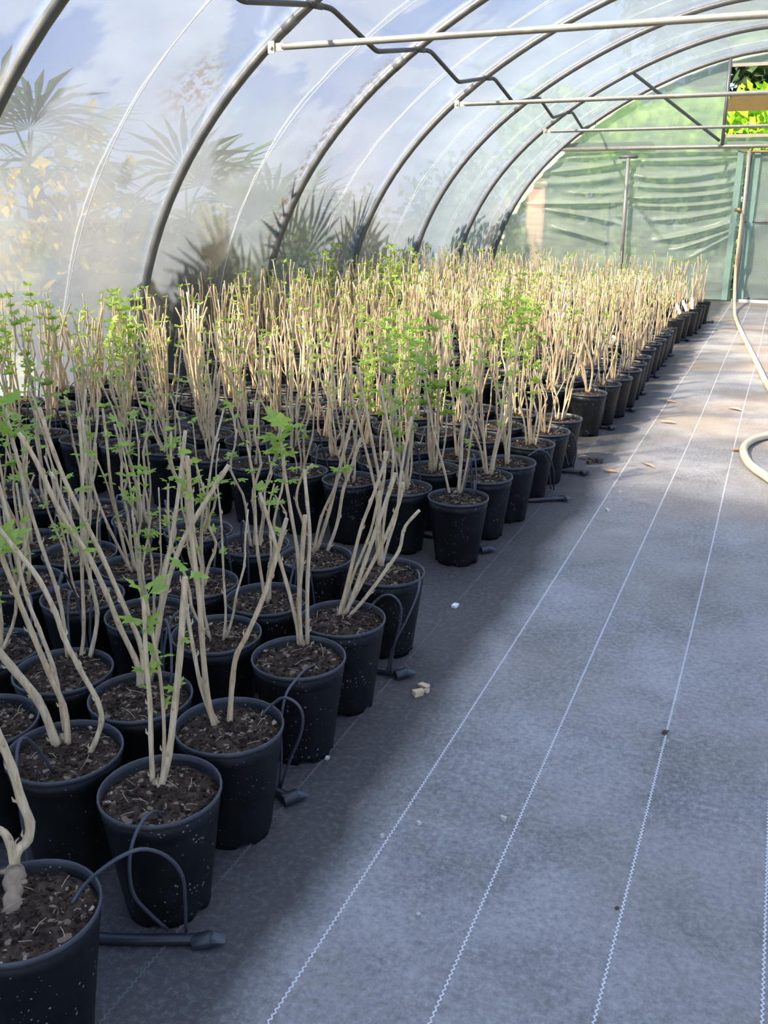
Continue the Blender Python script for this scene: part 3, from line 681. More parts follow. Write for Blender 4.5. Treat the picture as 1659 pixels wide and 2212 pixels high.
def tuft(rg, pos, axis, n, size):
    out = []
    a0 = rg.uniform(0, 6.28)
    for i in range(n):
        a = a0 + 2.4*i; u = rg.uniform(.15, .9)
        d = Vector((math.cos(a), math.sin(a), 0))*(1-u*.5) + Vector(axis)*u
        d.normalize(); s = 1.25*size*rg.uniform(.7, 1.25)
        out.append((Vector(pos) + d*s*.3, d, rg.uniform(-.6, .6), s))
    return out
def cane_geo(b, pts, r0, r1, n, seed, nodes=True):
    rg = random.Random(seed); P = []; R = []
    m = len(pts)
    for i in range(m):
        u = i/(m-1); r = r0 + (r1-r0)*u
        P.append(Vector(pts[i])); R.append(0.86*r*(1.12 if nodes and i % 3 == 1 else 1.0)*(1.15 if i == 0 else 1))
    b.tube(P, R, n)
    if nodes:
        for i in range(1, m-1, 3):     # buds and spurs at the nodes
            d = (P[i+1]-P[i]).normalized(); a = rg.uniform(0, 6.28); s = Matrix.Rotation(a, 3, d) @ d.orthogonal().normalized()
            b.tube([P[i] + s*R[i]*.6, P[i] + s*(R[i]+.004) + d*.006, P[i] + s*(R[i]+.005) + d*.016], [.0035, .003, .0008], 4, False)
def smooth_path(pts, m):
    """Catmull-Rom through pts, m samples"""
    pts = [Vector(p) for p in pts]
    if len(pts) == 2: pts = [pts[0], (pts[0]+pts[1])/2, pts[1]]
    q = [pts[0]*2 - pts[1]] + pts + [pts[-1]*2 - pts[-2]]; out = []
    for i in range(m):
        u = (len(pts)-1)*i/(m-1); k = min(int(u), len(pts)-2); t = u - k; p0, p1, p2, p3 = q[k:k+4]
        out.append(0.5*((2*p1) + (p2-p0)*t + (2*p0-5*p1+4*p2-p3)*t*t + (3*p1-p0-3*p2+p3)*t**3))
    return out
def rand_cane(rg, h, spread):
    a = rg.uniform(0, 6.28); r = rg.uniform(.004, .030); tilt = rg.uniform(.02, spread)
    p = Vector((r*math.cos(a), r*math.sin(a), -.012)); pts = [p.copy()]
    a2 = a + rg.uniform(-.9, .9); d = Vector((math.cos(a2), math.sin(a2), 0))
    K = 5; bow = rg.uniform(-.5, .9)*tilt
    for i in range(1, K+1):
        u = i/K
        q = p + d*(h*(tilt*u + bow*(u-u*u)*1.4)) + Vector((rg.gauss(0, .010), rg.gauss(0, .010), h*u)); pts.append(q)
    return pts
def variant(seed, ncane, h, spread, leafy, sides, rad=(.0066, .0042), rings=13):
    rg = random.Random(seed); V = []
    for i in range(ncane):
        hh = h*rg.uniform(.62, 1.08); pts = smooth_path(rand_cane(rg, hh, spread), rings)
        b = MB(); k = rg.uniform(.8, 1.3); cane_geo(b, pts, rad[0]*k, rad[1]*k, sides, seed*31+i)
        tf = []
        lv = rg.random()
        ntuft = 0 if lv > leafy else rg.choice((1, 2, 3)) + int(leafy*3)
        for j in range(ntuft):
            i0 = rings-1 if j == 0 else rg.randint(rings//2, rings-2)
            ax = (pts[i0] - pts[i0-1]).normalized()
            tf += tuft(rg, pts[i0], ax, rg.choice((2, 3, 4)) if leafy < .9 else 5, rg.uniform(.016, .030)*(1.2 if leafy > .9 else 1))
        V.append((b.mesh('cane', M['cane']), tf, leaves_mesh(tf)))
    return V
def leaves_mesh(tf):
    if not tf: return None
    b = MB()
    for pos, d, roll, s in tf:
        R = leaf_rot(d, roll); b.add([R @ (Vector(v)*s) + pos for v in LV], LF, True)
    return b.mesh('leaves', M['leaf'])
VAR = [variant(100+i, 4+i % 4, .66, .26, (.6, .85, .4, .95)[i % 4] - .06, 8) for i in range(10)]
VAR_LEAFY = [variant(140+i, 6, .72, .20, 1.0, 7) for i in range(3)]
VAR_FAR = [variant(160+i, 6+i % 3, .68, .24, (.5, .65, .3)[i % 3], 6, (.0074, .0050), 9) for i in range(9)]

GROUP = 'pots of cane shrubs in the bed'
BLOCKS = [('nearest', [1.07, 1.49, 1.79, 2.20, 2.50, 2.93], [-1.180, -1.173, -1.174, -1.188, -1.185, -1.208]),
          ('second', [3.91, 4.30, 4.61, 5.05, 5.39, 5.78], [-1.257, -1.249, -1.208, -1.207, -1.195, -1.198]),
          ('third', [6.71, 7.12, 7.43, 7.85, 8.20, 8.60], [-1.204, -1.170, -1.13, -1.118, -1.126, -1.14]),
          ('fourth', [9.13, 9.52, 9.84, 10.25, 10.58, 10.98], [-1.164, -1.155, -1.15, -1.15, -1.16, -1.16]),
          ('farthest', [11.98, 12.40, 12.77, 13.22, 13.62, 14.20], [-1.177, -1.143, -1.09, -1.075, -1.06, -1.045])]
spots = []
rgp = random.Random(5)
for bi, (bn, ys, xs) in enumerate(BLOCKS):
    for ri, (y, xe) in enumerate(zip(ys, xs)):
        for k in range(14):
            x = xe - 0.290*k - (0.015 if k and bi == 0 else 0); yy = y + 0.034*min(k, 6)
            if k: x += rgp.uniform(-.005, .005); yy += rgp.uniform(-.008, .008)
            if x < -4.95: continue
            a = to_px((x, yy, 0.2)); c = to_px((x, yy, 1.0))
            if a is None or c is None: continue
            if max(a[0], c[0]) < -110 or min(a[1], c[1]) > 2260: continue
            spots.append((math.hypot(x, yy), bi, ri, k, x, yy))
spots.sort(); INDIV = spots[:300]; REST = spots[300:]

def px_soil(px, py): return at_z(px, py, SOIL_Z + 0.004)
# canes traced one by one on the nearest pots: (pixel polyline, radius at foot, radius at tip, lean away from the camera at the tip)
TR = {
 (0, 0, 0): [([(30, 1905), (34, 1845), (58, 1818), (65, 1778), (46, 1727), (25, 1655), (0, 1596), (-30, 1520)], .0125, .009, .03), ([(28, 1880), (18, 1812), (-20, 1785), (-80, 1740)], .010, .008, 0)],
 (0, 1, 0): [([(329, 1690), (326, 1600), (324, 1520), (315, 1412), (311, 1290)], .0072, .0058, .02), ([(345, 1690), (354, 1636), (353, 1538), (344, 1448), (327, 1357), (317, 1300)], .0056, .0042, .05), ([(340, 1702), (362, 1647), (376, 1538), (389, 1412), (396, 1303), (400, 1247)], .0096, .0078, 0)],
 (0, 1, 1): [([(126, 1612), (87, 1520), (22, 1437), (-25, 1375), (-70, 1290)], .0125, .010, 0), ([(145, 1608), (141, 1538), (108, 1459), (65, 1357), (29, 1267), (-5, 1180)], .0092, .0068, .05), ([(186, 1628), (217, 1570), (213, 1520), (174, 1448), (137, 1375), (119, 1321), (78, 1242), (22, 1173), (-20, 1120)], .0078, .0064, .02),
             ([(141, 1560), (120, 1460), (85, 1360), (55, 1280), (10, 1090), (-15, 1010)], .0066, .005, .1)],
 (0, 2, 0): [([(466, 1570), (447, 1495), (436, 1375), (430, 1285), (419, 1205), (410, 1122), (409, 1050), (404, 985)], .0088, .0066, .03), ([(494, 1566), (501, 1484), (510, 1419), (532, 1375), (564, 1303), (589, 1231), (619, 1120)], .0085, .0064, .0), ([(468, 1568), (436, 1490), (421, 1419), (407, 1339), (398, 1260)], .0068, .0054, .05)],
 (0, 2, 1): [([(300, 1482), (297, 1437), (260, 1357), (231, 1285), (188, 1195), (137, 1122), (80, 1000), (40, 935)], .0095, .0066, .0), ([(306, 1482), (305, 1400), (268, 1310), (215, 1190), (150, 1060), (110, 960), (85, 880)], .0085, .006, .06), ([(316, 1470), (344, 1357), (351, 1267), (365, 1195), (380, 1104), (392, 1010), (400, 930)], .0076, .0058, .05), ([(322, 1470), (352, 1300), (390, 1180), (440, 1090), (494, 1005)], .0088, .0072, -.02)],
 (0, 2, 2): [([(177, 1414), (181, 1357), (177, 1231), (179, 1122), (177, 1000), (170, 900)], .0068, .005, .05), ([(206, 1410), (210, 1339), (199, 1267), (174, 1177), (137, 1086), (110, 1020)], .0076, .0056, .02), ([(150, 1405), (130, 1300), (90, 1180), (60, 1080), (30, 960), (10, 880)], .0072, .005, .08)],
 (0, 3, 0): [([(651, 1390), (646, 1303), (653, 1195), (659, 1113)], .0088, .0078, -.02), ([(668, 1385), (664, 1267), (669, 1158), (662, 1068), (657, 1015)], .0074, .006, .04), ([(648, 1380), (640, 1345), (621, 1267), (604, 1209), (588, 1151), (561, 1064)], .0072, .0064, .02), ([(655, 1388), (646, 1330), (645, 1213), (628, 1104), (612, 1000), (603, 905)], .0076, .005, .06)],
 (0, 4, 0): [([(728, 1330), (749, 1267), (778, 1148), (801, 1085), (827, 1010), (838, 975)], .0074, .0058, .05), ([(737, 1330), (762, 1289), (790, 1209), (814, 1140), (855, 1022)], .0085, .0076, .0), ([(745, 1330), (789, 1292), (834, 1231), (863, 1187), (874, 1140), (906, 1102)], .0074, .0058, -.05), ([(740, 1328), (762, 1295), (816, 1195), (859, 1097), (871, 1042)], .0078, .0068, .03), ([(735, 1325), (760, 1250), (800, 1150), (820, 1060)], .006, .005, .08)],
 (0, 5, 0): [([(816, 1212), (813, 1151), (822, 1061), (801, 940), (786, 860), (770, 790)], .0078, .0058, .0), ([(819, 1212), (837, 1175), (857, 1109), (868, 1010), (890, 900)], .0074, .0056, .03), ([(818, 1210), (815, 1130), (830, 1030), (831, 975)], .0072, .0062, -.03), ([(815, 1210), (820, 1120), (800, 1010), (760, 860), (745, 800)], .0070, .005, .06), ([(820, 1212), (830, 1120), (850, 1000), (835, 900), (820, 830)], .0066, .005, .04)],
 (0, 5, 1): [([(676, 1190), (693, 1121), (717, 1067), (735, 1022)], .0068, .006, -.02), ([(681, 1190), (711, 1106), (738, 995), (761, 907)], .0086, .0074, .0), ([(706, 1188), (729, 1130), (741, 1061), (759, 1010), (780, 946)], .0080, .0068, .03), ([(672, 1188), (655, 1130), (640, 1080), (652, 1030), (676, 1002)], .0066, .0054, .02)],
 (1, 0, 0): [([(973, 1066), (960, 1018), (936, 930), (925, 860), (905, 760)], .0072, .0056, .03), ([(990, 1066), (996, 990), (1000, 900), (1003, 850)], .0098, .0084, .0), ([(992, 1066), (1006, 1020), (1018, 940), (1030, 870)], .0066, .0056, .02)],
 (1, 1, 0): [([(1055, 1025), (1049, 990), (1042, 900), (1036, 800), (1040, 740)], .0082, .0064, .0), ([(1060, 1028), (1075, 960), (1098, 880), (1112, 800), (1120, 720)], .0082, .0062, .02), ([(1056, 1000), (1035, 960), (1012, 915), (1002, 890)], .0068, .0056, .02), ([(1058, 1020), (1082, 900), (1092, 820), (1100, 760)], .0070, .0054, .05)],
 (2, 0, 0): [([(1268, 846), (1262, 800), (1248, 770), (1238, 762)], .0100, .0085, .02), ([(1270, 846), (1258, 800), (1252, 750)], .0085, .0075, .0), ([(1273, 846), (1280, 800), (1272, 760), (1262, 735)], .0092, .0080, -.03)],
}
# leaf tufts on the traced canes: (cane number, pixel, leaf count, leaf size)
TL = {
 (0, 1, 0): [(0, (312, 1282), 3, .050), (0, (303, 1350), 3, .040), (0, (316, 1455), 2, .028), (1, (352, 1430), 3, .032), (2, (388, 1238), 2, .038), (2, (397, 1375), 2, .026), (0, (330, 1505), 1, .018), (2, (381, 1500), 2, .022), (1, (350, 1520), 1, .018)],
 (0, 1, 1): [(1, (70, 1130), 3, .062), (1, (40, 1180), 3, .05), (2, (22, 1165), 2, .05), (0, (8, 1310), 3, .055), (0, (0, 1270), 2, .045)],
 (0, 2, 1): [(0, (233, 1108), 3, .040), (0, (255, 1145), 2, .036), (1, (200, 1040), 2, .03), (3, (490, 1060), 2, .03), (2, (388, 1060), 1, .03)],
 (0, 2, 2): [(1, (268, 1150), 2, .036), (0, (180, 1000), 2, .03), (2, (40, 940), 4, .045), (2, (25, 900), 4, .045), (2, (20, 860), 4, .04)],
 (0, 2, 0): [(0, (404, 940), 2, .028), (1, (600, 1140), 2, .02), (0, (475, 1060), 3, .03)],
 (0, 3, 0): [(3, (600, 930), 4, .050), (3, (590, 965), 4, .045), (3, (585, 1000), 4, .038), (3, (580, 1045), 3, .030), (2, (590, 1060), 3, .028), (1, (632, 1010), 2, .03)],
 (0, 5, 1): [(0, (665, 970), 4, .036), (0, (668, 985), 3, .036), (3, (630, 1015), 2, .03)],
 (1, 0, 0): [(1, (1000, 850), 4, .034), (1, (985, 845), 4, .034), (1, (972, 850), 3, .030), (0, (930, 840), 3, .030), (2, (1026, 968), 2, .026)],
 (1, 1, 0): [(0, (1075, 790), 4, .036), (1, (1085, 810), 3, .03), (1, (1110, 940), 2, .03), (3, (1095, 770), 3, .032), (3, (1090, 870), 3, .03)],
}
leafy_px = [(850, 720, 75), (905, 730, 55), (800, 740, 45), (245, 640, 42), (40, 670, 38), (1115, 640, 45), (845, 560, 40), (700, 560, 25), (1000, 790, 45), (870, 810, 60), (960, 870, 40)]
BN = [b_[0] for b_ in BLOCKS]
ROOTS = {}
rgp = random.Random(17)
for (dist, bi, ri, k, x, y) in INDIV:
    hi = dist < 5.2
    root = empty('potted_shrub', (x, y, 0)); ROOTS[(bi, ri, k)] = root
    rz = rgp.uniform(0, 6.28)
    c = link('pot', POT_HI if dist < 9 else POT_LO, root); c.rotation_euler = (0, 0, rz)
    if dist < 11:
        rm = link('rim', RIM_HI if dist < 9 else RIM_LO, c)
    vi = rgp.randint(0, 3)
    s = link('soil', SOIL[vi] if dist < 6.5 else SOIL_FAR[vi % 3], root); s.location = (0, 0, SOIL_Z); s.rotation_euler = (0, 0, rz*1.7)
    if dist < 11:
        cr = link('bark_crumbs', CRUMB[vi] if dist < 6.5 else CRUMB_FAR[vi % 3], s); cr['kind'] = 'stuff'
    if dist < 4.5:
        st = link('straw', STRAW[vi], s); st['kind'] = 'stuff'
    top = to_px((x, y, 0.95)); key = (bi, ri, k); leafy = False; ncane = 0
    if key in TR:
        base = Vector((x, y, 0)); cans = []
        for ci, (poly, r0, r1, lean) in enumerate(TR[key]):
            foot = px_soil(*poly[0]); n_ = len(poly); w = []
            lim = 0.115
            off = Vector((foot.x-x, foot.y-y, 0))
            if off.length > lim: off *= lim/off.length; foot = Vector((x+off.x, y+off.y, foot.z))
            fd = math.hypot(foot.x, foot.y)
            for i, (a_, b_) in enumerate(poly):
                q = foot if i == 0 else at_face(a_, b_, foot, lean*i/(n_-1))
                w.append(q - Vector((x, y, SOIL_Z)))
            w[0].z -= 0.02
            ps = smooth_path(w, max(13, 3*n_)); bb = MB(); cane_geo(bb, ps, r0, r1, 9, bi*100+ri*10+ci)
            o = bb.build('cane', M['cane'], root); o.location = (0, 0, SOIL_Z); cans.append((o, ps, lean))
        for (ci, pp, nl, sz) in TL.get(key, ()):
            o, ps, lean = cans[ci]; leafy = True
            best = None
            for i_, q in enumerate(ps):
                tp = to_px(q + Vector((x, y, SOIL_Z)))
                if tp is None: continue
                dd = math.hypot(tp[0]-pp[0], tp[1]-pp[1])
                if best is None or dd < best[0]: best = (dd, q, i_)
            for (pos, d, roll, s_) in tuft(rgp, best[1], Vector((0, 0, 1)), nl, sz):
                lf = link('leaf', LEAF[rgp.randint(0, 1)], o); lf.location = pos; lf.rotation_euler = leaf_rot(d, roll).to_euler(); lf.scale = (s_, s_, s_)
        # woody crown the canes spring from
        bb = MB(); f0 = cans[0][1][0]; f1 = cans[-1][1][0]; mid = (f0+f1)/2
        rr = .013 if key != (0, 0, 0) else .022
        hh = .035 if key != (0, 0, 0) else .16
        if key == (0, 0, 0):
            q0 = px_soil(28, 1962) - Vector((x, y, SOIL_Z)); q1 = cans[0][1][2]
            bb.tube([q0 - Vector((0, 0, .02))] + [q0 + (q1-q0)*u_ + Vector((.003*math.sin(u_*19), .002*math.cos(u_*15), 0)) for u_ in (.1, .25, .38, .5, .62, .75, .88, 1.0)] + [q1 + Vector((0, 0, .012))], [.024, .020, .0175, .0165, .018, .0205, .0215, .0195, .017, .006], 10)
            for (u_, a_) in ((.55, 0.4), (.8, 2.4), (.9, 4.2), (.7, 5.4)):      # knots and short stubs
                c_ = q0 + (q1-q0)*u_; dv = Vector((math.cos(a_), math.sin(a_), .35)); bb.tube([c_, c_ + dv*.017, c_ + dv*.026], [.007, .0055, .004], 7)
        else:
            bb.tube([mid + Vector((0, 0, 0)), mid + Vector((.004, 0, hh*.5)), mid + Vector((0, .003, hh))], [rr*1.1, rr, rr*.5], 8)
        cw = bb.build('crown', M['crown'], root); cw.location = (0, 0, SOIL_Z)
        ncane = len(cans)
    else:
        is_leafy = any(math.hypot(top[0]-a_, top[1]-b_) < r_ for a_, b_, r_ in leafy_px) and bi > 0
        if is_leafy: V = rgp.choice(VAR_LEAFY)
        elif dist < 6: V = rgp.choice(VAR)
        else: V = rgp.choice(VAR_FAR)
        sc = (0.86 if bi == 0 else 0.95 if dist < 5 else 0.92)*rgp.uniform(.90, 1.12)
        if k >= 8: sc *= 1.10
        if bi >= 2 and k == 0: sc *= .85
        ra = rgp.uniform(0, 6.28)
        for (cm, tf, lm) in V:
            o = link('cane', cm, root); o.location = (0, 0, SOIL_Z); o.rotation_euler = (0, 0, ra); o.scale = (sc, sc, sc)
            if tf:
                leafy = True
                if dist < 4.0:
                    for (pos, d, roll, s_) in tf:
                        lf = link('leaf', LEAF[rgp.randint(0, 1)], o); lf.location = pos; lf.rotation_euler = leaf_rot(d, roll).to_euler(); lf.scale = (s_,)*3
                else: tag(link('leaves', lm, o), kind='stuff')
        ncane = len(V)
    look = ('leafy cane shrub' if leafy else 'bare cane shrub') + ' in black pot'
    place = 'beside the aisle' if k == 0 else '%s from the aisle' % ORD[k]
    tag(root, '%s, %s, %s row, %s block' % (look, place, ORD[ri], BN[bi]), 'potted plant', GROUP)

# white tags on some pots by the aisle
for key, n_ in (((4, 0, 0), 1), ((4, 1, 0), 1), ((4, 2, 0), 1), ((4, 3, 0), 2), ((4, 4, 0), 1), ((2, 5, 1), 1), ((4, 0, 2), 1)):
    if key not in ROOTS: continue
    r = ROOTS[key]; rg = random.Random(key[1]*3+key[0])
    for j in range(n_):
        R = Matrix.Rotation(rg.uniform(-.5, .5), 3, 'Z') @ Matrix.Rotation(rg.uniform(-.9, .9), 3, 'Y') @ Matrix.Rotation(-.5, 3, 'X')
        o = MB().box((0.05 - .06*j, -0.06, SOIL_Z+0.13), (0.035, 0.003, 0.16), R).build('plant_tag', M['white'], r); o['label'] = 'white plastic plant label'

# the pots at the far end, too many to build one by one
b_p, b_s, b_c, b_l = MB(), MB(), MB(), MB()
for (dist, bi, ri, k, x, y) in REST:
    rg = random.Random(int(x*1000)+int(y*777))
    b_p.lathe([(0.0995, 0.0), (0.1335, 0.263), (0.1415, 0.30), (0.139, 0.312), (0.131, 0.30), (0.1275, 0.235)], 12, True, (x, y, 0))
    b_s.add([(x+.131*math.cos(a*.5236), y+.131*math.sin(a*.5236), .272) for a in range(12)] + [(x, y, .285)], [(i, (i+1) % 12, 12) for i in range(12)])
    for i in range(rg.randint(5, 8)):
        w = smooth_path(rand_cane(rg, .64*rg.uniform(.62, 1.1)*(1.1 if k >= 8 else 1), .26), 7); off = Vector((x, y, SOIL_Z))
        w = [q+off for q in w]; b_c.tube(w, [.0075-.0004*j for j in range(7)], 5)
        if rg.random() < .3:
            for (pos, d, roll, s_) in tuft(rg, w[-1], UP, 3, .03):
                R = leaf_rot(d, roll); b_l.add([R @ (Vector(v_)*s_) + pos for v_ in LV], LF, True)
if REST:
    root = empty('far_potted_shrubs', (-3, 13, 0)); tag(root, 'mass of small potted cane shrubs at the far end of the bed', 'potted plants', None, 'stuff')
    for nm, bb, mt in (('pots', b_p, 'pot'), ('compost', b_s, 'soil'), ('canes', b_c, 'cane'), ('leaves', b_l, 'leaf')):
        o = bb.build(nm, M[mt], root); o.location = (3, -13, 0); o['kind'] = 'stuff'

# ------------------------------------------------------------------ irrigation
def bez(p0, p1, p2, p3, m=14):
    out = []
    for i in range(m+1):
        t = i/m; out.append(p0*(1-t)**3 + p1*3*t*(1-t)**2 + p2*3*t*t*(1-t) + p3*t**3)
    return out
ENDS = {(0, 0): (-0.985, 1.405), (0, 1): (-1.06, 1.955), (0, 2): (-1.04, 2.745), (1, 0): (-1.13, 4.06), (1, 1): (-0.965, 5.02), (1, 2): (-0.97, 5.62), (2, 0): (-1.02, 6.93), (2, 1): (-0.98, 7.66), (2, 2): (-1.0, 8.42),
        (3, 0): (-1.0, 9.36), (3, 1): (-1.02, 10.10), (3, 2): (-1.03, 10.83), (4, 0): (-0.98, 12.2), (4, 1): (-0.95, 13.0), (4, 2): (-0.86, 14.35)}
TUBES = {  # traced thin tubes of the nearest pots
 (0, 0, 0): [(402, 2012), (400, 1950), (393, 1890), (360, 1850), (310, 1834), (262, 1850), (215, 1882), (180, 1915), (155, 1952)],
 (0, 1, 0): [(362, 2008), (325, 1975), (290, 1935), (280, 1885), (283, 1835), (298, 1790), (318, 1762), (338, 1752), (347, 1764)],
 (0, 2, 0): [(606, 1702), (625, 1645), (648, 1590), (654, 1550), (643, 1522), (615, 1507), (590, 1520), (562, 1548)],
 (0, 3, 0): [(602, 1702), (608, 1640), (607, 1560), (618, 1500), (640, 1468), (662, 1445), (684, 1436)],
 (0, 4, 0): [(843, 1452), (850, 1400), (864, 1345), (866, 1310), (850, 1288), (830, 1286), (812, 1298), (796, 1318)],
 (0, 5, 0): [(836, 1452), (850, 1395), (880, 1335), (903, 1280), (906, 1245), (900, 1232), (893, 1240)],
 (1, 0, 0): None, (1, 1, 0): None,
 (1, 2, 0): [(1196, 1058), (1196, 1020), (1186, 985), (1165, 972), (1140, 985)],
 (1, 3, 0): [(1190, 1056), (1184, 1000), (1170, 960), (1152, 946), (1150, 955)],
 (1, 4, 0): [(1238, 1010), (1245, 970), (1238, 940), (1215, 926), (1195, 938)],
 (1, 5, 0): [(1228, 1008), (1220, 970), (1214, 930), (1218, 905), (1226, 902)],
}
where = {(0, 0): 'nearest irrigation pipe, its folded end in the lower left corner', (0, 1): 'irrigation pipe with folded end by the third aisle pot', (0, 2): 'irrigation pipe with folded end beside two wood chips'}
for (bi, li), (ex, ey) in ENDS.items():
    bn, ys, xs = BLOCKS[bi]
    ym = (ys[li*2] + ys[li*2+1])/2; r = 0.0125
    lab = where.get((bi, li), 'black irrigation pipe, %s in the %s block of pots' % (ORD[li], bn))
    root = empty('irrigation_line', (ex, ey, 0)); tag(root, lab, 'irrigation pipe', 'irrigation pipes across the bed'); O = Vector((ex, ey, 0))
    xl = -4.9 if bi else -3.2
    line = lambda x_: ym + 0.034*min((-1.19 - x_)/0.29, 6)
    pts = [Vector((x_, line(x_), r)) for x_ in (xl, -3.0 if xl < -3 else -2.8, -2.2, -1.7, -1.32)] + [Vector((ex-.045, ey-.012, r+.004)), Vector((ex-.012, ey, r+.006))]
    pts = [p - O for p in smooth_path(pts, 26)]
    MB().tube(pts, r, 10).build('pipe', M['pipe'], root)
    d = (pts[-1]-pts[-4]).normalized(); q = pts[-1]
    MB().tube([q - d*.045, q - d*.043, q - d*.002, q], [.0175, .019, .019, .0175], 12).build('end_sleeve', M['pipe'], root)
    side = Vector((-d.y, d.x, 0)); u_ = Vector((0, 0, 1))
    vs = []; fe = ((-.010, .0150, .0150, 0), (.004, .0150, .0150, 0), (.016, .0165, .0095, -.002), (.028, .0160, .0040, -.006), (.032, .0150, .0020, -.007))
    for (du, wa, hb, dz) in fe:
        for kk in range(10): vs.append(q + d*du + side*wa*math.cos(.6283*kk) + u_*(hb*math.sin(.6283*kk) + dz))
    MB().add(vs, [(i*10+kk, i*10+(kk+1) % 10, i*10+10+(kk+1) % 10, i*10+10+kk) for i in range(4) for kk in range(10)] + [tuple(40+kk for kk in range(10))], False).build('folded_end', M['tube'], root)
    rg = random.Random(bi*10+li)
    for rr in (0, 1):
        ri = li*2 + rr
        for k in range(14):
            key = (bi, ri, k)
            if key not in ROOTS: continue
            px_, py_ = ROOTS[key].location.x, ROOTS[key].location.y
            if math.hypot(px_, py_) > 9.8: continue
            tr = TUBES.get(key)
            if tr:
                s0 = at_z(tr[0][0], tr[0][1], 0.02); s1 = at_z(tr[-1][0], tr[-1][1], SOIL_Z+.006); w = []
                d0, d1 = math.hypot(s0.x, s0.y), math.hypot(s1.x, s1.y); n_ = len(tr)
                for i, (a_, b_) in enumerate(tr):
                    u = i/(n_-1); nb = Vector((s0.x, s0.y, 0)).lerp(Vector((s1.x, s1.y, 0)), u).normalized(); dd = d0 + (d1-d0)*u
                    q = at_face(a_, b_, nb*(dd - 0.075*math.sin(PI*min(1, u*1.15)))); q.z = max(q.z, .012); w.append(q)
                w = smooth_path(w, 30)
            else:
                yl = line(px_); sg = 1 if yl > py_ else -1
                p0 = Vector((px_ + rg.uniform(-.10, .10), yl, .02)); a_ = rg.uniform(-.7, .7)
                p3 = Vector((px_ + .08*math.sin(a_), py_ + sg*rg.uniform(.05, .095), SOIL_Z+.004))
                p1 = p0 + Vector((rg.uniform(-.06, .06), 0, rg.uniform(.46, .66))); p2 = p3 + Vector((rg.uniform(-.05, .05), sg*rg.uniform(.02, .09), rg.uniform(.15, .27)))
                w = bez(p0, p1, p2, p3)
            MB().tube([q - O for q in w], .0042, 6).build('drip_tube', M['tube'], root)

# a drip stake standing in the first pot of the second block
r = ROOTS[(1, 0, 0)]; q = at_z(1024, 1070, SOIL_Z) - Vector(r.location)
MB().tube([q - Vector((0, 0, .03)), q, q + Vector((0, 0, .075))], [.003, .006, .0055], 6).build('drip_stake', M['tube'], r)

# ------------------------------------------------------------------ hose
root = empty('garden_hose', (-0.70, YB-0.12, 0)); O = Vector((-0.70, YB-0.12, 0)); tag(root, 'long beige hose hanging from the door post and trailing along the aisle', 'hose')
HY = YB - 0.20
w = [at_y(1602, 462, HY), at_y(1601, 480, HY-.02), at_y(1594, 540, HY-.03), at_y(1588, 600, HY-.06)]
w += [at_z(1587, 668, .05), at_z(1590, 690, .03), at_z(1604, 722, .03), at_z(1622, 758, .03), at_z(1641, 797, .03), at_z(1662, 838, .03), at_z(1700, 880, .03), at_z(1730, 915, .03), at_z(1700, 936, .03), at_z(1659, 940, .03), at_z(1622, 952, .03), at_z(1606, 972, .03), at_z(1620, 1003, .03), at_z(1659, 1032, .03), at_z(1720, 1075, .03), at_z(1800, 1150, .03)]
MB().tube([q - O for q in smooth_path(w, 140)], .026, 12).build('hose_tube', M['hose'], root)
q = at_y(1600, 458, HY) - O
MB().tube([q + Vector((-.09, .05, .03)), q + Vector((-.03, .0, .04)), q + Vector((0, 0, -.01))], [.030, .038, .034], 10).build('tap', M['brass'], root)

# ------------------------------------------------------------------ litter on the fabric
def flake(px, py, L, wd, ang, mat, name, label, cat, h=.004, seed=0, group=None):
    p = at_z(px, py, 0.0); rg = random.Random(seed+int(px)); pts = []
    n_ = 7; vs = []
    for s_ in (0, 1):
        for i in range(n_):
            u = i/(n_-1); wv_ = wd*math.sin(PI*min(.97, max(.06, u)))*rg.uniform(.75, 1.1); zz = h*(.4 + 1.2*u*(1-u)*3) + s_*.0016 + .001
            vs += [((u-.5)*L, -wv_/2, zz + .3*h), ((u-.5)*L, 0, zz - .2*h + .002), ((u-.5)*L, wv_/2, zz + .5*h)]
    fs = []
    for s_ in (0, 1):
        for i in range(n_-1):
            for j in (0, 1):
                a = s_*n_*3 + i*3 + j; f = (a, a+3, a+4, a+1); fs.append(f if s_ else f[::-1])
    o = MB().add(vs, fs, True).build(name, M[mat], None); o.location = (p.x, p.y, 0.0); o.rotation_euler = (0, 0, ang); tag(o, label, cat, group); return o
LG = 'dry leaves on the aisle'
flake(1260, 991, .07, .05, .4, 'dry_leaf', 'dry_leaf', 'reddish dry leaf beside the irrigation pipe end', 'leaf', .012, 1, LG)
flake(1318, 1021, .085, .035, .1, 'dry_leaf', 'dry_leaf', 'small tan leaf lying in shade beyond the pipe ends', 'leaf', .008, 2, LG)
flake(1400, 1007, .13, .03, -.8, 'straw', 'dry_leaf', 'narrow pale leaf near the pipe ends, close to a white line', 'leaf', .008, 3, LG)
flake(1443, 915, .12, .045, 0.0, 'straw', 'dry_leaf', 'pale curled leaf on the sunlit fabric', 'leaf', .010, 4, LG)
flake(1443, 869, .14, .04, -.3, 'dry_leaf', 'dry_leaf', 'orange dry leaf lying across a white line', 'leaf', .010, 5, LG)
flake(1587, 886, .13, .05, -.6, 'straw', 'dry_leaf', 'brownish leaf near the sunlit patch by the hose', 'leaf', .010, 6, LG)
flake(1592, 975, .08, .05, .5, 'dry_leaf', 'dry_leaf', 'brown leaf just left of the hose loop', 'leaf', .01, 7, LG)
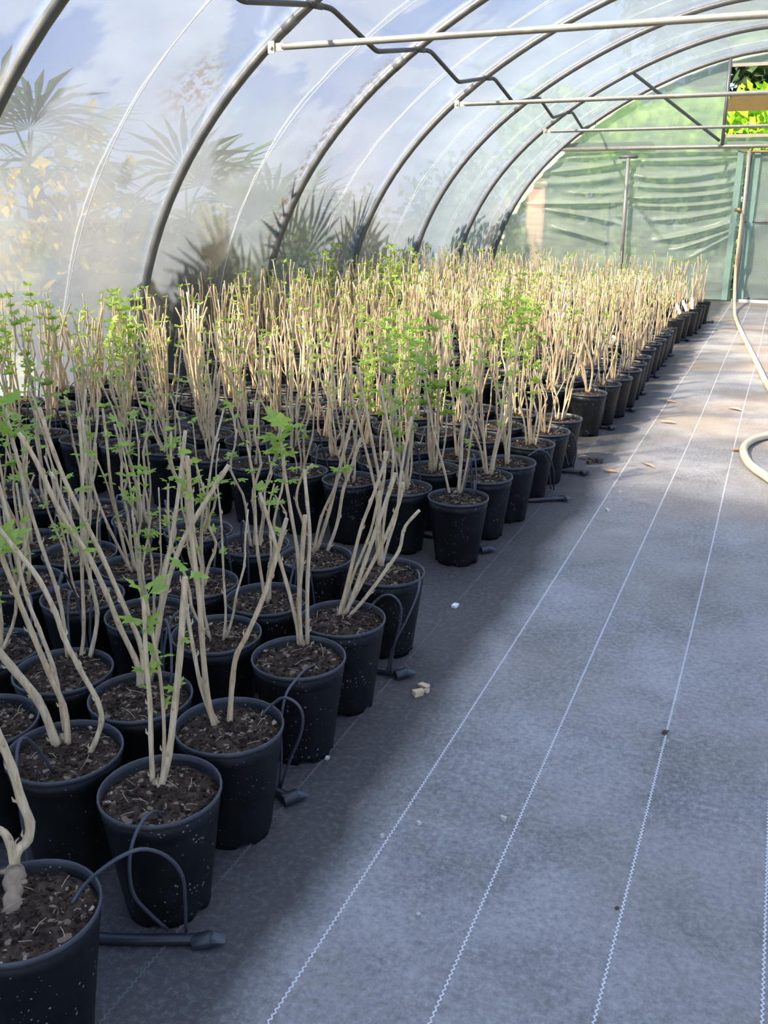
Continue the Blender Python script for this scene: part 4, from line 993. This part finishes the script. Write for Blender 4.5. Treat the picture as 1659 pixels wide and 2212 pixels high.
def chunk(px, py, s, mat, name, label, cat, seed, group=None, flat=.5):
    rg = random.Random(seed); p = at_z(px, py, 0); b = MB()
    q = Matrix.Rotation(rg.uniform(0, 6.28), 3, 'Z')
    vs = [q @ Vector((x_*s*rg.uniform(.35, .6), y_*s*rg.uniform(.25, .45), (z_+1)*.5*s*flat*rg.uniform(.8, 1.1))) for x_ in (-1, 1) for y_ in (-1, 1) for z_ in (-1, 1)]
    b.add(vs, [(0, 1, 3, 2), (4, 6, 7, 5), (0, 4, 5, 1), (2, 3, 7, 6), (0, 2, 6, 4), (1, 5, 7, 3)])
    o = b.build(name, M[mat]); o.location = (p.x, p.y, .0005); tag(o, label, cat, group); return o
chunk(904, 1501, .036, 'chip', 'wood_chip', 'left wood chip of the pair below a folded pipe end', 'wood chip', 1, 'wood chips')
chunk(917, 1488, .036, 'chip', 'wood_chip', 'upper wood chip of the pair below a folded pipe end', 'wood chip', 2, 'wood chips')
chunk(921, 1495, .022, 'chip', 'wood_chip', 'smallest wood chip touching the pair below a folded pipe end', 'wood chip', 9, 'wood chips')
chunk(983, 1311, .030, 'white', 'paper_scrap', 'crumpled whitish scrap beside the aisle-side pots', 'scrap', 3, None, .4)
GG = 'grit on the aisle'
for i, (px_, py_, s_, lb) in enumerate(((905, 1781, .014, 'tiny bent splinter on the near aisle fabric'), (825, 1808, .013, 'tan crumb lying on the first white line'), (1087, 1771, .016, 'round pale grit on the near aisle between white lines'), (904, 1977, .010, 'yellowish grit at the bottom of the aisle'),
        (1437, 1585, .018, 'dark crumb caught on a white line on the near aisle'), (1312, 1104, .022, 'white grit on the aisle opposite the second block'), (707, 1640, .014, 'pale grit at the foot of the fourth aisle pot'), (1333, 1003 + 960, .008, 'brown speck on the third white line near the bottom'))):
    chunk(px_, py_, s_, 'stone' if i not in (4, 7) else 'trunk', 'grit', lb, 'grit', 20+i, GG, .6)
for i, (px_, py_, s_) in enumerate(((1280, 997, .05), (1293, 998, .05), (1273, 1001, .035))):
    chunk(px_, py_, s_, 'trunk', 'soil_crumb', ['dark soil crumb beside the reddish leaf', 'darkest soil crumb right of the reddish leaf', 'smallest soil crumb below the reddish leaf'][i], 'soil crumb', 40+i, 'spilled soil crumbs', .5)
